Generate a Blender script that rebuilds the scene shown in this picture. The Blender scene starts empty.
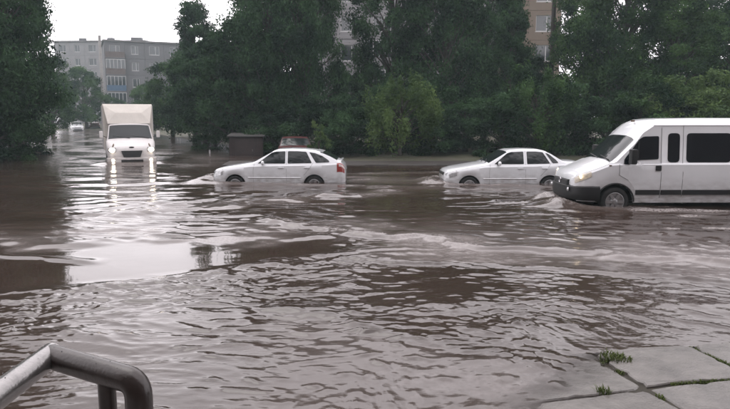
import bpy, bmesh, math, random
import numpy as np
from mathutils import Vector, Matrix

# ------------------------------------------------------------------ camera, sky, sun, exposure
scene = bpy.context.scene
COL = scene.collection
CAM_H = 2.1
F_PX = 632.0            # focal length in pixels of the 730 px wide photograph
HORIZON = 115.0
PITCH = math.atan((204.5 - HORIZON) / F_PX)

cam_d = bpy.data.cameras.new('camera')
cam = bpy.data.objects.new('camera', cam_d)
COL.objects.link(cam)
cam_d.sensor_width = 36.0
cam_d.lens = 36.0 * F_PX / 730.0
cam_d.clip_start = 0.05
cam_d.clip_end = 2000.0
cam.location = (0, 0, CAM_H)
cam.rotation_euler = (math.pi / 2 - PITCH, 0, 0)
scene.camera = cam

SUN_EL, SUN_AZ = math.radians(58), math.radians(-35)     # behind thick cloud, ahead and to the left
world = bpy.data.worlds.new('World')
scene.world = world
world.use_nodes = True
wn, wl = world.node_tree.nodes, world.node_tree.links
wn.clear()
w_out = wn.new('ShaderNodeOutputWorld')
w_bg = wn.new('ShaderNodeBackground')
w_sky = wn.new('ShaderNodeTexSky')
w_sky.sky_type = 'NISHITA'
w_sky.sun_disc = False
w_sky.sun_elevation = SUN_EL
w_sky.sun_rotation = SUN_AZ
w_sky.dust_density = 4.0
w_sky.air_density = 1.0
w_hsv = wn.new('ShaderNodeHueSaturation')                # the cloud deck takes the blue out
w_hsv.inputs['Saturation'].default_value = 0.10
w_mix = wn.new('ShaderNodeMix'); w_mix.data_type = 'RGBA'
w_mix.inputs['Factor'].default_value = 0.80
w_mix.inputs['B'].default_value = (17.0, 15.9, 16.6, 1)  # even overcast
w_co = wn.new('ShaderNodeTexCoord')
w_no = wn.new('ShaderNodeTexNoise')
w_no.inputs['Scale'].default_value = 3.0
w_no.inputs['Detail'].default_value = 5.0
w_mr = wn.new('ShaderNodeMapRange')
w_mr.inputs['From Min'].default_value = 0.3
w_mr.inputs['From Max'].default_value = 0.7
w_mr.inputs['To Min'].default_value = 0.70
w_mr.inputs['To Max'].default_value = 1.28
w_mul = wn.new('ShaderNodeVectorMath'); w_mul.operation = 'SCALE'
wl.new(w_sky.outputs[0], w_hsv.inputs['Color'])
wl.new(w_hsv.outputs[0], w_mix.inputs['A'])
wl.new(w_co.outputs['Generated'], w_no.inputs['Vector'])
wl.new(w_no.outputs['Fac'], w_mr.inputs['Value'])
wl.new(w_mix.outputs['Result'], w_mul.inputs[0])
wl.new(w_mr.outputs[0], w_mul.inputs['Scale'])
wl.new(w_mul.outputs[0], w_bg.inputs['Color'])
w_bg.inputs['Strength'].default_value = 0.145
wl.new(w_bg.outputs[0], w_out.inputs['Surface'])

sun_d = bpy.data.lights.new('sun', 'SUN')
sun_d.energy = 0.5
sun_d.angle = math.radians(35)
sun_d.color = (1.0, 0.97, 0.94)
sun = bpy.data.objects.new('sun', sun_d)
COL.objects.link(sun)
sdir = Vector((math.sin(SUN_AZ) * math.cos(SUN_EL), math.cos(SUN_AZ) * math.cos(SUN_EL), math.sin(SUN_EL)))
sun.rotation_euler = (-sdir).to_track_quat('-Z', 'Y').to_euler()

scene.view_settings.view_transform = 'Standard'
scene.view_settings.look = 'None'
scene.view_settings.exposure = -0.05
scene.view_settings.gamma = 1.0
scene.view_settings.use_curve_mapping = False
scene.render.engine = 'CYCLES'
scene.cycles.use_denoising = True
scene.cycles.max_bounces = 6
scene.cycles.transparent_max_bounces = 12
scene.cycles.volume_bounces = 1
scene.cycles.sample_clamp_indirect = 6.0

rng = random.Random(7)
nrg = np.random.default_rng(11)

# ------------------------------------------------------------------ helpers
def ray(px, py):
    u, v = (px - 365.0) / F_PX, (py - 204.5) / F_PX
    return Vector((u, math.cos(PITCH) - v * math.sin(PITCH), -math.sin(PITCH) - v * math.cos(PITCH)))

def on_z(px, py, z=0.0):
    d = ray(px, py); t = (z - CAM_H) / d.z
    return Vector((d.x * t, d.y * t, z))

def on_y(px, py, y):
    d = ray(px, py); t = y / d.y
    return Vector((d.x * t, y, CAM_H + d.z * t))

def tag(o, label=None, cat=None, group=None, kind=None):
    if label: o['label'] = label
    if cat: o['category'] = cat
    if group: o['group'] = group
    if kind: o['kind'] = kind
    return o

def thing(name, label, cat, loc=(0, 0, 0), rz=0.0, group=None):
    o = bpy.data.objects.new(name, None)
    o.empty_display_size = 0.2
    COL.objects.link(o)
    o.location = loc
    o.rotation_euler = (0, 0, rz)
    return tag(o, label, cat, group)

def mesh_np(name, verts, faces):
    me = bpy.data.meshes.new(name)
    me.from_pydata([tuple(v) for v in verts], [], [tuple(f) for f in faces])
    me.update()
    return me

def mesh_quads(name, V, Q):
    """V (n,3), Q (m,4) numpy arrays -> mesh quickly"""
    me = bpy.data.meshes.new(name)
    V = np.asarray(V, dtype=np.float32); Q = np.asarray(Q, dtype=np.int32)
    me.vertices.add(len(V)); me.vertices.foreach_set('co', V.ravel())
    me.loops.add(Q.size); me.loops.foreach_set('vertex_index', Q.ravel())
    me.polygons.add(len(Q))
    me.polygons.foreach_set('loop_start', np.arange(0, Q.size, 4, dtype=np.int32))
    me.polygons.foreach_set('loop_total', np.full(len(Q), 4, dtype=np.int32))
    me.update(calc_edges=True)
    return me

def obj(name, me, mat=None, parent=None, smooth=None):
    o = bpy.data.objects.new(name, me)
    COL.objects.link(o)
    if mat and not me.materials: me.materials.append(mat)
    if parent: o.parent = parent
    if smooth is not None:
        me.polygons.foreach_set('use_smooth', [True] * len(me.polygons))
        if smooth < 180: me.set_sharp_from_angle(angle=math.radians(smooth))
    return o

class MB:
    """collects faces for one mesh"""
    def __init__(self): self.v, self.f = [], []
    def add(self, verts, faces):
        n = len(self.v)
        self.v += [tuple(p) for p in verts]
        self.f += [tuple(i + n for i in f) for f in faces]
        return self
    def box(self, x0, x1, y0, y1, z0, z1):
        return self.add([(x0, y0, z0), (x1, y0, z0), (x1, y1, z0), (x0, y1, z0), (x0, y0, z1), (x1, y0, z1), (x1, y1, z1), (x0, y1, z1)],
                        [(3, 2, 1, 0), (4, 5, 6, 7), (0, 1, 5, 4), (1, 2, 6, 5), (2, 3, 7, 6), (3, 0, 4, 7)])
    def tube(self, pts, radii, n=8, caps=True):
        pts = [Vector(p) for p in pts]
        if not hasattr(radii, '__len__'): radii = [radii] * len(pts)
        rings, up = [], None
        for i, p in enumerate(pts):
            d = (pts[min(i + 1, len(pts) - 1)] - pts[max(i - 1, 0)]).normalized()
            if up is None: up = Vector((0, 0, 1)) if abs(d.z) < 0.9 else Vector((1, 0, 0))
            a = d.cross(up).normalized(); up = a.cross(d).normalized()
            rings.append([p + (a * math.cos(t) + up * math.sin(t)) * radii[i] for t in [2 * math.pi * k / n for k in range(n)]])
        vs = [q for r in rings for q in r]
        fs = [(i * n + k, i * n + (k + 1) % n, (i + 1) * n + (k + 1) % n, (i + 1) * n + k) for i in range(len(pts) - 1) for k in range(n)]
        if caps:
            fs.append(tuple(range(n - 1, -1, -1)))
            fs.append(tuple(range((len(pts) - 1) * n, len(pts) * n)))
        return self.add(vs, fs)
    def lathe_y(self, c, prof, n=24):
        """profile of (r, y) turned about the y axis through c"""
        vs = [(c[0] + r * math.cos(2 * math.pi * k / n), c[1] + y, c[2] + r * math.sin(2 * math.pi * k / n)) for r, y in prof for k in range(n)]
        fs = [(i * n + k, i * n + (k + 1) % n, (i + 1) * n + (k + 1) % n, (i + 1) * n + k) for i in range(len(prof) - 1) for k in range(n)]
        return self.add(vs, fs)
    def mesh(self, name): return mesh_np(name, self.v, self.f)
    def build(self, name, mat, parent=None, smooth=None, bevel=0.0):
        me = self.mesh(name)
        if bevel:
            bm = bmesh.new(); bm.from_mesh(me)
            bmesh.ops.bevel(bm, geom=bm.edges[:], offset=bevel, segments=2, affect='EDGES', profile=0.6)
            bm.to_mesh(me); bm.free()
        return obj(name, me, mat, parent, smooth)

# ------------------------------------------------------------------ materials
def mat(name, color, rough=0.6, metal=0.0, spec=0.5, noise=None, bump=None, emit=None, coat=0.0):
    """noise=(scale, amount[, second colour]); bump=(scale, strength, distance)"""
    m = bpy.data.materials.new(name); m.use_nodes = True
    nt = m.node_tree; b = nt.nodes['Principled BSDF']
    b.inputs['Base Color'].default_value = (*color, 1)
    b.inputs['Roughness'].default_value = rough
    b.inputs['Metallic'].default_value = metal
    b.inputs['Specular IOR Level'].default_value = spec
    b.inputs['Coat Weight'].default_value = coat
    tc = nt.nodes.new('ShaderNodeTexCoord')
    if noise:
        n = nt.nodes.new('ShaderNodeTexNoise'); n.inputs['Scale'].default_value = noise[0]; n.inputs['Detail'].default_value = 6
        n.inputs['Roughness'].default_value = 0.65
        nt.links.new(tc.outputs['Object'], n.inputs['Vector'])
        r = nt.nodes.new('ShaderNodeValToRGB')
        c2 = noise[2] if len(noise) > 2 else tuple(c * (1 - noise[1]) for c in color)
        r.color_ramp.elements[0].position = 0.32; r.color_ramp.elements[1].position = 0.68
        r.color_ramp.elements[0].color = (*c2, 1); r.color_ramp.elements[1].color = (*color, 1)
        nt.links.new(n.outputs['Fac'], r.inputs['Fac'])
        nt.links.new(r.outputs[0], b.inputs['Base Color'])
    if bump:
        n2 = nt.nodes.new('ShaderNodeTexNoise'); n2.inputs['Scale'].default_value = bump[0]; n2.inputs['Detail'].default_value = 4
        nt.links.new(tc.outputs['Object'], n2.inputs['Vector'])
        bp = nt.nodes.new('ShaderNodeBump'); bp.inputs['Strength'].default_value = bump[1]; bp.inputs['Distance'].default_value = bump[2]
        nt.links.new(n2.outputs['Fac'], bp.inputs['Height'])
        nt.links.new(bp.outputs[0], b.inputs['Normal'])
    if emit:
        b.inputs['Emission Color'].default_value = (*emit[0], 1)
        b.inputs['Emission Strength'].default_value = emit[1]
    return m

def leaf_mat(name, c_dark, c_light, trans=0.25):
    m = bpy.data.materials.new(name); m.use_nodes = True
    nt = m.node_tree; N, L = nt.nodes, nt.links
    N.clear()
    out = N.new('ShaderNodeOutputMaterial'); b = N.new('ShaderNodeBsdfPrincipled'); tr = N.new('ShaderNodeBsdfTranslucent'); mx = N.new('ShaderNodeMixShader')
    tc = N.new('ShaderNodeTexCoord'); no = N.new('ShaderNodeTexNoise'); no.inputs['Scale'].default_value = 0.55; no.inputs['Detail'].default_value = 5
    no.inputs['Roughness'].default_value = 0.55
    oi = N.new('ShaderNodeObjectInfo'); ad = N.new('ShaderNodeVectorMath'); ad.operation = 'ADD'
    r = N.new('ShaderNodeValToRGB')
    r.color_ramp.elements[0].position = 0.40; r.color_ramp.elements[1].position = 0.64  # clump tones; their contrast also paints light and shade into the crowns
    r.color_ramp.elements[0].color = (*c_dark, 1); r.color_ramp.elements[1].color = (*c_light, 1)
    L.new(tc.outputs['Object'], ad.inputs[0]); L.new(oi.outputs['Location'], ad.inputs[1])
    L.new(ad.outputs[0], no.inputs['Vector']); L.new(no.outputs['Fac'], r.inputs['Fac'])
    L.new(r.outputs[0], b.inputs['Base Color']); L.new(r.outputs[0], tr.inputs['Color'])
    b.inputs['Roughness'].default_value = 0.6; b.inputs['Specular IOR Level'].default_value = 0.1
    mx.inputs['Fac'].default_value = trans
    L.new(b.outputs[0], mx.inputs[1]); L.new(tr.outputs[0], mx.inputs[2]); L.new(mx.outputs[0], out.inputs['Surface'])
    return m

def muddy(m, z0, z1):
    """dried and wet road dirt thrown up along the sills"""
    nt = m.node_tree; N, L = nt.nodes, nt.links; b = N['Principled BSDF']
    src = b.inputs['Base Color'].links[0].from_socket
    tc = N.new('ShaderNodeTexCoord'); sx = N.new('ShaderNodeSeparateXYZ'); L.new(tc.outputs['Object'], sx.inputs[0])
    mr = N.new('ShaderNodeMapRange'); L.new(sx.outputs['Z'], mr.inputs['Value'])
    for k, v in zip(('From Min', 'From Max', 'To Min', 'To Max'), (z0, z1, 1.0, 0.0)): mr.inputs[k].default_value = v
    mp = N.new('ShaderNodeMapping'); mp.inputs['Scale'].default_value = (1.0, 1.0, 2.2); L.new(tc.outputs['Object'], mp.inputs['Vector'])
    no = N.new('ShaderNodeTexNoise'); no.inputs['Scale'].default_value = 5.0; no.inputs['Detail'].default_value = 8; L.new(mp.outputs[0], no.inputs['Vector'])
    nr = N.new('ShaderNodeMapRange'); L.new(no.outputs['Fac'], nr.inputs['Value'])
    for k, v in zip(('From Min', 'From Max', 'To Min', 'To Max'), (0.35, 0.7, 0.1, 0.75)): nr.inputs[k].default_value = v
    mu = N.new('ShaderNodeMath'); mu.operation = 'MULTIPLY'; L.new(mr.outputs[0], mu.inputs[0]); L.new(nr.outputs[0], mu.inputs[1])
    mx = N.new('ShaderNodeMix'); mx.data_type = 'RGBA'; L.new(mu.outputs[0], mx.inputs['Factor']); L.new(src, mx.inputs['A']); mx.inputs['B'].default_value = (0.16, 0.13, 0.11, 1)
    L.new(mx.outputs['Result'], b.inputs['Base Color'])

M = {}
M['white_paint'] = mat('white_paint', (0.70, 0.72, 0.74), 0.28, coat=0.9, noise=(3.0, 0.08), bump=(260, 0.03, 0.002))
M['van_paint'] = mat('van_paint', (0.74, 0.76, 0.78), 0.30, coat=0.9, noise=(1.6, 0.07), bump=(220, 0.03, 0.002))
M['truck_paint'] = mat('truck_paint', (0.62, 0.60, 0.59), 0.35, coat=0.3, noise=(2.2, 0.12))
muddy(M['white_paint'], 0.30, 0.80); muddy(M['van_paint'], 0.20, 0.85); muddy(M['truck_paint'], 0.30, 1.0)
M['red_paint'] = mat('red_paint', (0.085, 0.020, 0.020), 0.35, coat=0.4, noise=(3, 0.2))
M['silver_paint'] = mat('silver_paint', (0.55, 0.56, 0.57), 0.35, metal=0.3, coat=0.4, noise=(3, 0.1))
M['tarp'] = mat('tarp', (0.60, 0.57, 0.52), 0.7, noise=(2.0, 0.14), bump=(3.0, 0.3, 0.05))
M['glass'] = mat('glass', (0.014, 0.018, 0.019), 0.07, spec=0.55, bump=(1.6, 0.25, 0.03))
M['tinted_glass'] = mat('tinted_glass', (0.006, 0.008, 0.012), 0.07, spec=0.45, bump=(1.6, 0.25, 0.03))
M['window_glass'] = mat('window_glass', (0.03, 0.035, 0.04), 0.08, spec=0.8, noise=(0.6, 0.4))
M['black_plastic'] = mat('black_plastic', (0.012, 0.012, 0.013), 0.5, noise=(14, 0.3), bump=(60, 0.1, 0.004))
M['seam'] = mat('seam', (0.09, 0.09, 0.092), 0.7)
M['rubber'] = mat('rubber', (0.015, 0.015, 0.015), 0.75, noise=(20, 0.3))
M['rim'] = mat('rim', (0.42, 0.42, 0.43), 0.35, metal=0.7, noise=(9, 0.3))
M['chrome'] = mat('chrome', (0.5, 0.5, 0.52), 0.2, metal=1.0)
M['tail_red'] = mat('tail_red', (0.28, 0.03, 0.025), 0.2, coat=0.6, noise=(12, 0.25))
M['tail_white'] = mat('tail_white', (0.6, 0.5, 0.48), 0.2, coat=0.6)
M['lamp_clear'] = mat('lamp_clear', (0.62, 0.63, 0.64), 0.12, metal=0.4, coat=0.8, noise=(18, 0.5))
M['lamp_lit'] = mat('lamp_lit', (0.9, 0.85, 0.75), 0.2, emit=((1.0, 0.80, 0.52), 7.0))
M['lamp_glow'] = mat('lamp_glow', (0.5, 0.46, 0.40), 0.15, emit=((1.0, 0.82, 0.60), 0.16), coat=0.8, noise=(20, .5))
M['lamp_truck'] = mat('lamp_truck', (0.9, 0.85, 0.75), 0.2, emit=((1.0, 0.86, 0.66), 16.0))
M['indicator'] = mat('indicator', (0.10, 0.06, 0.03), 0.3, coat=0.5)
M['rail'] = mat('rail', (0.30, 0.29, 0.285), 0.25, metal=0.75, noise=(22, 0.35), bump=(120, 0.25, 0.004), coat=0.6)
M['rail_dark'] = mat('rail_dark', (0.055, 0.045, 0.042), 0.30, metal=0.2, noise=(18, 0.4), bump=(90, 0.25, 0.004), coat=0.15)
M['slab'] = mat('slab', (0.19, 0.178, 0.165), 0.24, noise=(3.4, 0.5), bump=(55, 0.5, 0.008))
M['concrete'] = mat('concrete', (0.30, 0.29, 0.28), 0.7, noise=(2.2, 0.3), bump=(20, 0.3, 0.01))
M['pole_wood'] = mat('pole_wood', (0.045, 0.032, 0.026), 0.8, noise=(8, 0.4), bump=(12, 0.4, 0.02))
M['panel_grey'] = mat('panel_grey', (0.125, 0.122, 0.128), 0.85, noise=(0.5, 0.22), bump=(14, 0.2, 0.01))
M['panel_pale'] = mat('panel_pale', (0.22, 0.215, 0.22), 0.85, noise=(0.4, 0.2), bump=(14, 0.2, 0.01))
M['panel_tan'] = mat('panel_tan', (0.16, 0.125, 0.095), 0.85, noise=(0.5, 0.22), bump=(14, 0.2, 0.01))
M['panel_dark'] = mat('panel_dark', (0.17, 0.165, 0.17), 0.85, noise=(0.5, 0.3))
M['roofing'] = mat('roofing', (0.14, 0.13, 0.13), 0.85, noise=(1, 0.3))
M['frame_white'] = mat('frame_white', (0.46, 0.46, 0.46), 0.5, noise=(5, 0.15))
M['balcony_blue'] = mat('balcony_blue', (0.04, 0.085, 0.15), 0.6, noise=(3, 0.3))
M['balcony_brown'] = mat('balcony_brown', (0.10, 0.075, 0.07), 0.7, noise=(3, 0.3))
M['shed'] = mat('shed', (0.036, 0.022, 0.021), 0.6, noise=(4, 0.45), bump=(30, 0.3, 0.01))
M['shed_roof'] = mat('shed_roof', (0.08, 0.076, 0.074), 0.6, noise=(4, 0.4))
M['bark'] = mat('bark', (0.06, 0.052, 0.045), 0.9, noise=(6, 0.5), bump=(18, 0.6, 0.03))
M['leaf_dark'] = leaf_mat('leaf_dark', (0.008, 0.022, 0.012), (0.052, 0.108, 0.044), 0.25)
M['leaf_mid'] = leaf_mat('leaf_mid', (0.010, 0.030, 0.012), (0.066, 0.128, 0.038), 0.25)
M['leaf_light'] = leaf_mat('leaf_light', (0.050, 0.090, 0.030), (0.125, 0.190, 0.062), 0.3)
M['grass'] = leaf_mat('grass', (0.05, 0.07, 0.02), (0.11, 0.14, 0.045), 0.2)

# ------------------------------------------------------------------ the lie of the land
ROAD_SLOPE = -0.52
def smooth(a, b, x):
    t = np.clip((x - a) / (b - a), 0, 1)
    return t * t * (3 - 2 * t)

def ground_z(x, y):
    """road basin under the flood, banks outside it"""
    x = np.asarray(x, float); y = np.asarray(y, float)
    cross = np.maximum(y - 25.6, 5.9 - y)                       # the street the cars drive along
    cx = -9.5 + ROAD_SLOPE * (y - 29.0)                         # the side street the truck comes down
    side = np.where(y > 15, np.abs(x - cx) * 0.887 - 5.2, 50)
    side = np.maximum(side, (y - 84) * 0.5)
    d = np.minimum(cross, side)
    near = (y < 6.5)
    rise = np.where(near, 0.30 * smooth(-0.15, 0.25, d), 0.30 * smooth(-0.3, 0.6, d) + 0.30 * smooth(0.5, 7, d))
    return -0.345 + rise

def make_ground():
    xs = np.concatenate([np.linspace(-205, -42, 34), np.linspace(-40, 40, 161), np.linspace(42, 205, 34)])
    ys = np.concatenate([np.linspace(-45, -2, 12), np.linspace(0, 9, 46), np.linspace(9.5, 24, 24), np.linspace(24.4, 50, 86), np.linspace(51, 230, 80)])
    X, Y = np.meshgrid(xs, ys)
    Z = ground_z(X, Y)
    # lumpy earth on the banks
    Z = Z + 0.03 * np.sin(1.7 * X + 0.6 * Y) * np.sin(0.9 * Y - 0.4 * X) * smooth(-0.1, 0.2, Z)
    n, m = X.shape
    idx = np.arange(n * m).reshape(n, m)
    Q = np.stack([idx[:-1, :-1], idx[:-1, 1:], idx[1:, 1:], idx[1:, :-1]], -1).reshape(-1, 4)
    me = mesh_quads('ground', np.stack([X, Y, Z], -1).reshape(-1, 3), Q)
    g = mat('earth', (0.075, 0.060, 0.046), 0.85, noise=(0.35, 0.5, (0.045, 0.058, 0.026)), bump=(6, 0.6, 0.05))
    o = obj('ground', me, g, smooth=180)
    tag(o, kind='structure')
make_ground()

# ------------------------------------------------------------------ flood water
def poly_dist(X, Y, pts):
    """signed distance to a polyline (+ on the far-camera side), and the parameter along it"""
    best = np.full(X.shape, 1e9); sgn = np.ones(X.shape); par = np.zeros(X.shape)
    s0 = 0
    for (ax, ay), (bx, by) in zip(pts[:-1], pts[1:]):
        dx, dy = bx - ax, by - ay
        L = math.hypot(dx, dy)
        t = np.clip(((X - ax) * dx + (Y - ay) * dy) / (L * L), 0, 1)
        ex, ey = X - ax - t * dx, Y - ay - t * dy
        d = np.hypot(ex, ey)
        c = dx * (Y - ay) - dy * (X - ax)
        k = d < best
        best = np.where(k, d, best); sgn = np.where(k, np.sign(c), sgn); par = np.where(k, s0 + t * L, par)
        s0 += L
    return best * sgn, par / s0

def sines(X, Y, seed, n, lam0, lam1, ang, spread, spacing=None, slope=1.0):
    """sum of n travelling waves; ang = heading of the crests' normal; returns unit-slope height"""
    r = np.random.default_rng(seed)
    H = np.zeros(X.shape)
    for i in range(n):
        lam = lam0 * (lam1 / lam0) ** r.random()
        a = ang + r.normal() * spread
        k = 2 * math.pi / lam
        ph = r.random() * 6.283
        w = 1.0 if spacing is None else np.clip(lam / (3.0 * spacing) - 0.6, 0, 1)
        H += w * np.sin(k * (X * math.cos(a) + Y * math.sin(a)) + ph) / k
    return H * slope * math.sqrt(2.0 / n)

def fbm(X, Y, seed, lam):
    return sines(X, Y, seed, 14, lam * 0.45, lam * 1.5, 0, 2.5) * 6.0 / lam

VEH = [  # (front x, centre y, half width, length, water depth)
    ('hatch', -4.82, 20.6, 0.84, 4.21, 0.37), ('sedan', 2.44, 20.1, 0.84, 4.35, 0.36), ('van', 4.86, 15.35, 0.97, 5.6, 0.22)]
TRUCK_DIR = math.radians(113)
TRUCK = (on_z(132.5, 163.5).x, on_z(132.5, 163.5).y)

def line(*pp): return [(on_z(*p).x, on_z(*p).y) for p in pp]
L_WAKE = line((330, 254), (395, 261), (470, 266), (560, 270), (650, 275), (770, 287))
L_FOAM = line((235, 213), (330, 231), (420, 240), (480, 246), (560, 252), (700, 262), (780, 268))
L_FORE = line((-60, 300), (60, 290), (200, 275), (300, 258), (395, 250), (470, 247))
L_LEFT = line((-60, 254), (0, 257), (90, 262), (110, 263))
L_DIAG = line((250, 305), (345, 322), (465, 349))
L_BACK = line((60, 222), (180, 210), (330, 197), (420, 192))
L_MID = line((-60, 246), (80, 243), (200, 240), (300, 238), (345, 234))

def water_fields(X, Y, spacing):
    R = np.hypot(X, Y)
    wx = X + 0.10 * sines(X, Y, 1, 8, 0.7, 2.2, 0, 2) * 2 + 0.26 * fbm(X, Y, 2, 6.0)
    wy = Y + 0.10 * sines(X, Y, 3, 8, 0.7, 2.2, 0, 2) * 2 + 0.26 * fbm(X, Y, 4, 6.0)
    dW, tW = poly_dist(X, Y, L_WAKE)
    dF, tF = poly_dist(X, Y, L_FORE)
    dL, tL = poly_dist(X, Y, L_LEFT)
    dD, tD = poly_dist(X, Y, L_DIAG)
    dB, tB = poly_dist(X, Y, L_BACK)
    dM, tM = poly_dist(X, Y, L_MID)
    dFo, tFo = poly_dist(X, Y, L_FOAM)
    n1 = fbm(X, Y, 51, 0.8); n2 = fbm(X, Y * 1.6, 52, 0.25) * (spacing < 0.12); n3 = fbm(X * 0.6, Y * 1.5, 53, 1.6)
    jag = 0.10 * fbm(X, Y, 41, 1.4) + 0.04 * fbm(X, Y, 42, 0.5)
    eW = smooth(0.0, 0.10, tW) * smooth(1.0, 0.97, tW)
    eFo = smooth(0.0, 0.15, tFo) * smooth(1.0, 0.97, tFo)
    band = smooth(0.0, 0.10, tW) * smooth(-0.06, 0.10, dW + 0.5 * jag) * smooth(2.8, 0.2, dFo + 2 * jag)       # smooth silty wash between the two fronts
    chop = np.zeros(X.shape)
    # where the surface is disturbed
    fore = smooth(0.5, -0.5, dF + 0.25 * fbm(X, Y, 9, 2.0))             # camera side of the foreground line
    left_calm = smooth(-0.2, 0.45, dF) * smooth(0.2, -0.4, dM) * smooth(0.6, -0.6, X + 0.4)
    patch = 0.55 + 0.45 * np.clip(fbm(X, Y, 21, 3.5), -1, 1)
    amp_small = fore * (0.65 + 0.35 * patch) + (1 - fore) * 0.55 * patch
    amp_small = amp_small * (1 - 0.97 * left_calm)
    # calmer dark pools right of the middle
    for (px, py, rx, ry, a) in ((445, 280, 1.0, 1.0, 0.85), (608, 288, 0.8, 1.0, 0.8), (395, 205, 1.9, 1.8, 0.8), (40, 205, 2.5, 2.0, 0.5)):
        c = on_z(px, py)
        amp_small = amp_small * (1 - a * np.exp(-((X - c.x) / rx) ** 2 - ((Y - c.y) / ry) ** 2))
    def peaky(S, sig, a_=0.75):
        """sharp crests, flat troughs"""
        return sig * (np.exp(a_ * np.clip(S / sig, -4, 2.3)) - 1) / a_
    amp_small = amp_small * (1 - 0.72 * band)
    H = np.zeros(X.shape)
    H += amp_small * peaky(sines(wx, wy, 31, 40, 0.11, 0.42, math.radians(80), 0.5, spacing, 0.100), 0.0035)
    H += amp_small * patch * peaky(sines(wx, wy, 32, 28, 0.06, 0.15, math.radians(65), 0.9, spacing, 0.095), 0.0014)
    mid = (1 - 0.95 * left_calm) * (1 - 0.6 * band)
    for (px, py, rx, ry, a) in ((395, 205, 2.2, 2.0, 0.8), (40, 203, 3.2, 2.6, 0.75), (445, 280, 1.1, 1.0, 0.75), (608, 288, 0.9, 1.0, 0.7)):
        c = on_z(px, py)
        mid = mid * (1 - a * np.exp(-((X - c.x) / rx) ** 2 - ((Y - c.y) / ry) ** 2))
    H += mid * sines(wx, wy, 33, 18, 0.6, 2.2, math.radians(96), 0.22, spacing, 0.045)
    H += mid * smooth(8.5, 12, Y) * peaky(sines(wx, wy, 34, 34, 0.20, 0.85, math.radians(88), 0.13, spacing, 0.085), 0.007)
    # the quiet patch lies on the near face of a long swell
    H += left_calm * 0.018 * (Y - on_z(150, 262).y)
    # long ridges thrown by the vehicles
    def ridge(d, h, wf, wb):
        return h * np.exp(-np.where(d < 0, (d / wf) ** 2, (d / wb) ** 2))
    H += eW * ridge(dW + 0.5 * jag, 0.030, 0.10, 0.9)
    H += eFo * ridge(dFo + jag, 0.060, 0.16, 0.5)
    H += smooth(0, .1, tF) * smooth(1.0, 0.8, tF) * ridge(dF + jag * 0.7, 0.028, 0.35, 0.12)
    H += smooth(1.0, 0.8, tL) * ridge(dL + 0.3 * jag, 0.035, 0.10, 0.14)
    H += smooth(0, .2, tD) * smooth(1.0, 0.8, tD) * ridge(dD + jag * 0.8, 0.030, 0.10, 0.35)
    H += smooth(0, .2, tB) * smooth(1.0, 0.8, tB) * ridge(dB + jag, 0.05, 0.25, 0.5)
    H += smooth(0, .1, tM) * smooth(1.0, 0.9, tM) * ridge(dM + jag, 0.045, 0.22, 0.4)
    def train(d, t, h, lam, n):
        """trailing wave train behind a front"""
        q = d + 0.6 * jag
        return h * np.cos(2 * math.pi * q / lam) * smooth(-0.05, 0.15, q) * np.exp(-np.clip(q, 0, 50) / (lam * n)) * smooth(0, .08, t) * smooth(1, .95, t)
    H += train(dFo, tFo, 0.018, 0.55, 2.2) + train(dM, tM, 0.026, 0.62, 2.0) + train(dB, tB, 0.028, 0.7, 2.2)
    H += train(-dF, tF, 0.012, 0.42, 2.5) + train(-dD, tD, 0.010, 0.33, 2.0)
    # churned water behind the wake front, foam
    churn = band * (0.75 + 0.25 * np.clip(n3, -1, 1))
    churn = np.maximum(churn, 0.35 * smooth(0.1, -0.3, dD + jag) * smooth(0.1, .25, tD) * smooth(1.7, 1.1, X) * smooth(-1.5, -.4, X))
    churn = np.maximum(churn, (0.55 + 0.3 * np.clip(n3, -1, 1)) * smooth(-0.9, 0.0, dM + 2 * jag) * smooth(2.6, 0.6, dM + jag) * smooth(2.5, 0.0, X))
    churn = np.maximum(churn, 0.5 * smooth(-0.5, 0.0, dB + 2 * jag) * smooth(1.0, 0.2, dB + jag) * smooth(0, .1, tB) * smooth(1, .9, tB))
    H += churn * (0.004 * n1 + 0.0010 * n2)
    foam = 0.6 * eFo * np.exp(-((dFo + jag - 0.08) / 0.15) ** 2) * smooth(0.2, 1.1, n1 + 0.8 * n2 + 0.1)
    foam = np.maximum(foam, 0.35 * churn * smooth(0.9, 1.8, n3 + 0.6 * n2))
    for name, vx, vy, hw, L, dep in VEH:
        u = X - vx; v = np.abs(Y - vy)
        # bow wave and the V it leaves
        bow = np.exp(-((u + 0.25) / 0.42) ** 2 - (v / (hw * 1.15)) ** 4)
        H += 0.15 * bow * (1 + 0.25 * np.clip(n1, -1, 1))
        arm = np.exp(-((v - hw - 0.22 * np.clip(u, 0, 40) - 0.15) / (0.22 + 0.03 * np.clip(u, 0, 20))) ** 2) * smooth(-0.5, 0.3, u) * smooth(14, 3, u)
        H += 0.05 * arm
        side = np.exp(-((v - hw - 0.05) / 0.18) ** 2) * smooth(-0.3, 0.2, u) * smooth(L + 1.5, L - 0.3, u)
        foam = np.maximum(foam, 0.7 * bow * smooth(-0.2, 0.7, n1 + n2 + 0.3))
        foam = np.maximum(foam, 0.5 * np.maximum(arm, side) * smooth(0.2, 1.1, n3 + 0.5 * n2 + 0.5 * n1))
        tail = smooth(L - 0.2, L + 0.3, u) * smooth(L + 5, L + 0.5, u) * np.exp(-(v / (hw * 1.2)) ** 2)
        foam = np.maximum(foam, 0.5 * tail * smooth(0.3, 1.0, n3 + n2))
        churn = np.maximum(churn, np.maximum(0.7 * tail, 0.5 * arm))
    sc = -9.5 + ROAD_SLOPE * (Y - 29.0)
    chop = (0.6 + 0.4 * np.clip(n3, -1, 1)) * smooth(22, 30, Y) * smooth(6.5, 4, np.abs(X - sc))
    churn = np.maximum(churn, 0.7 * chop)  # truck wash; its pale colour also stands in for sky reflected there
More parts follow.
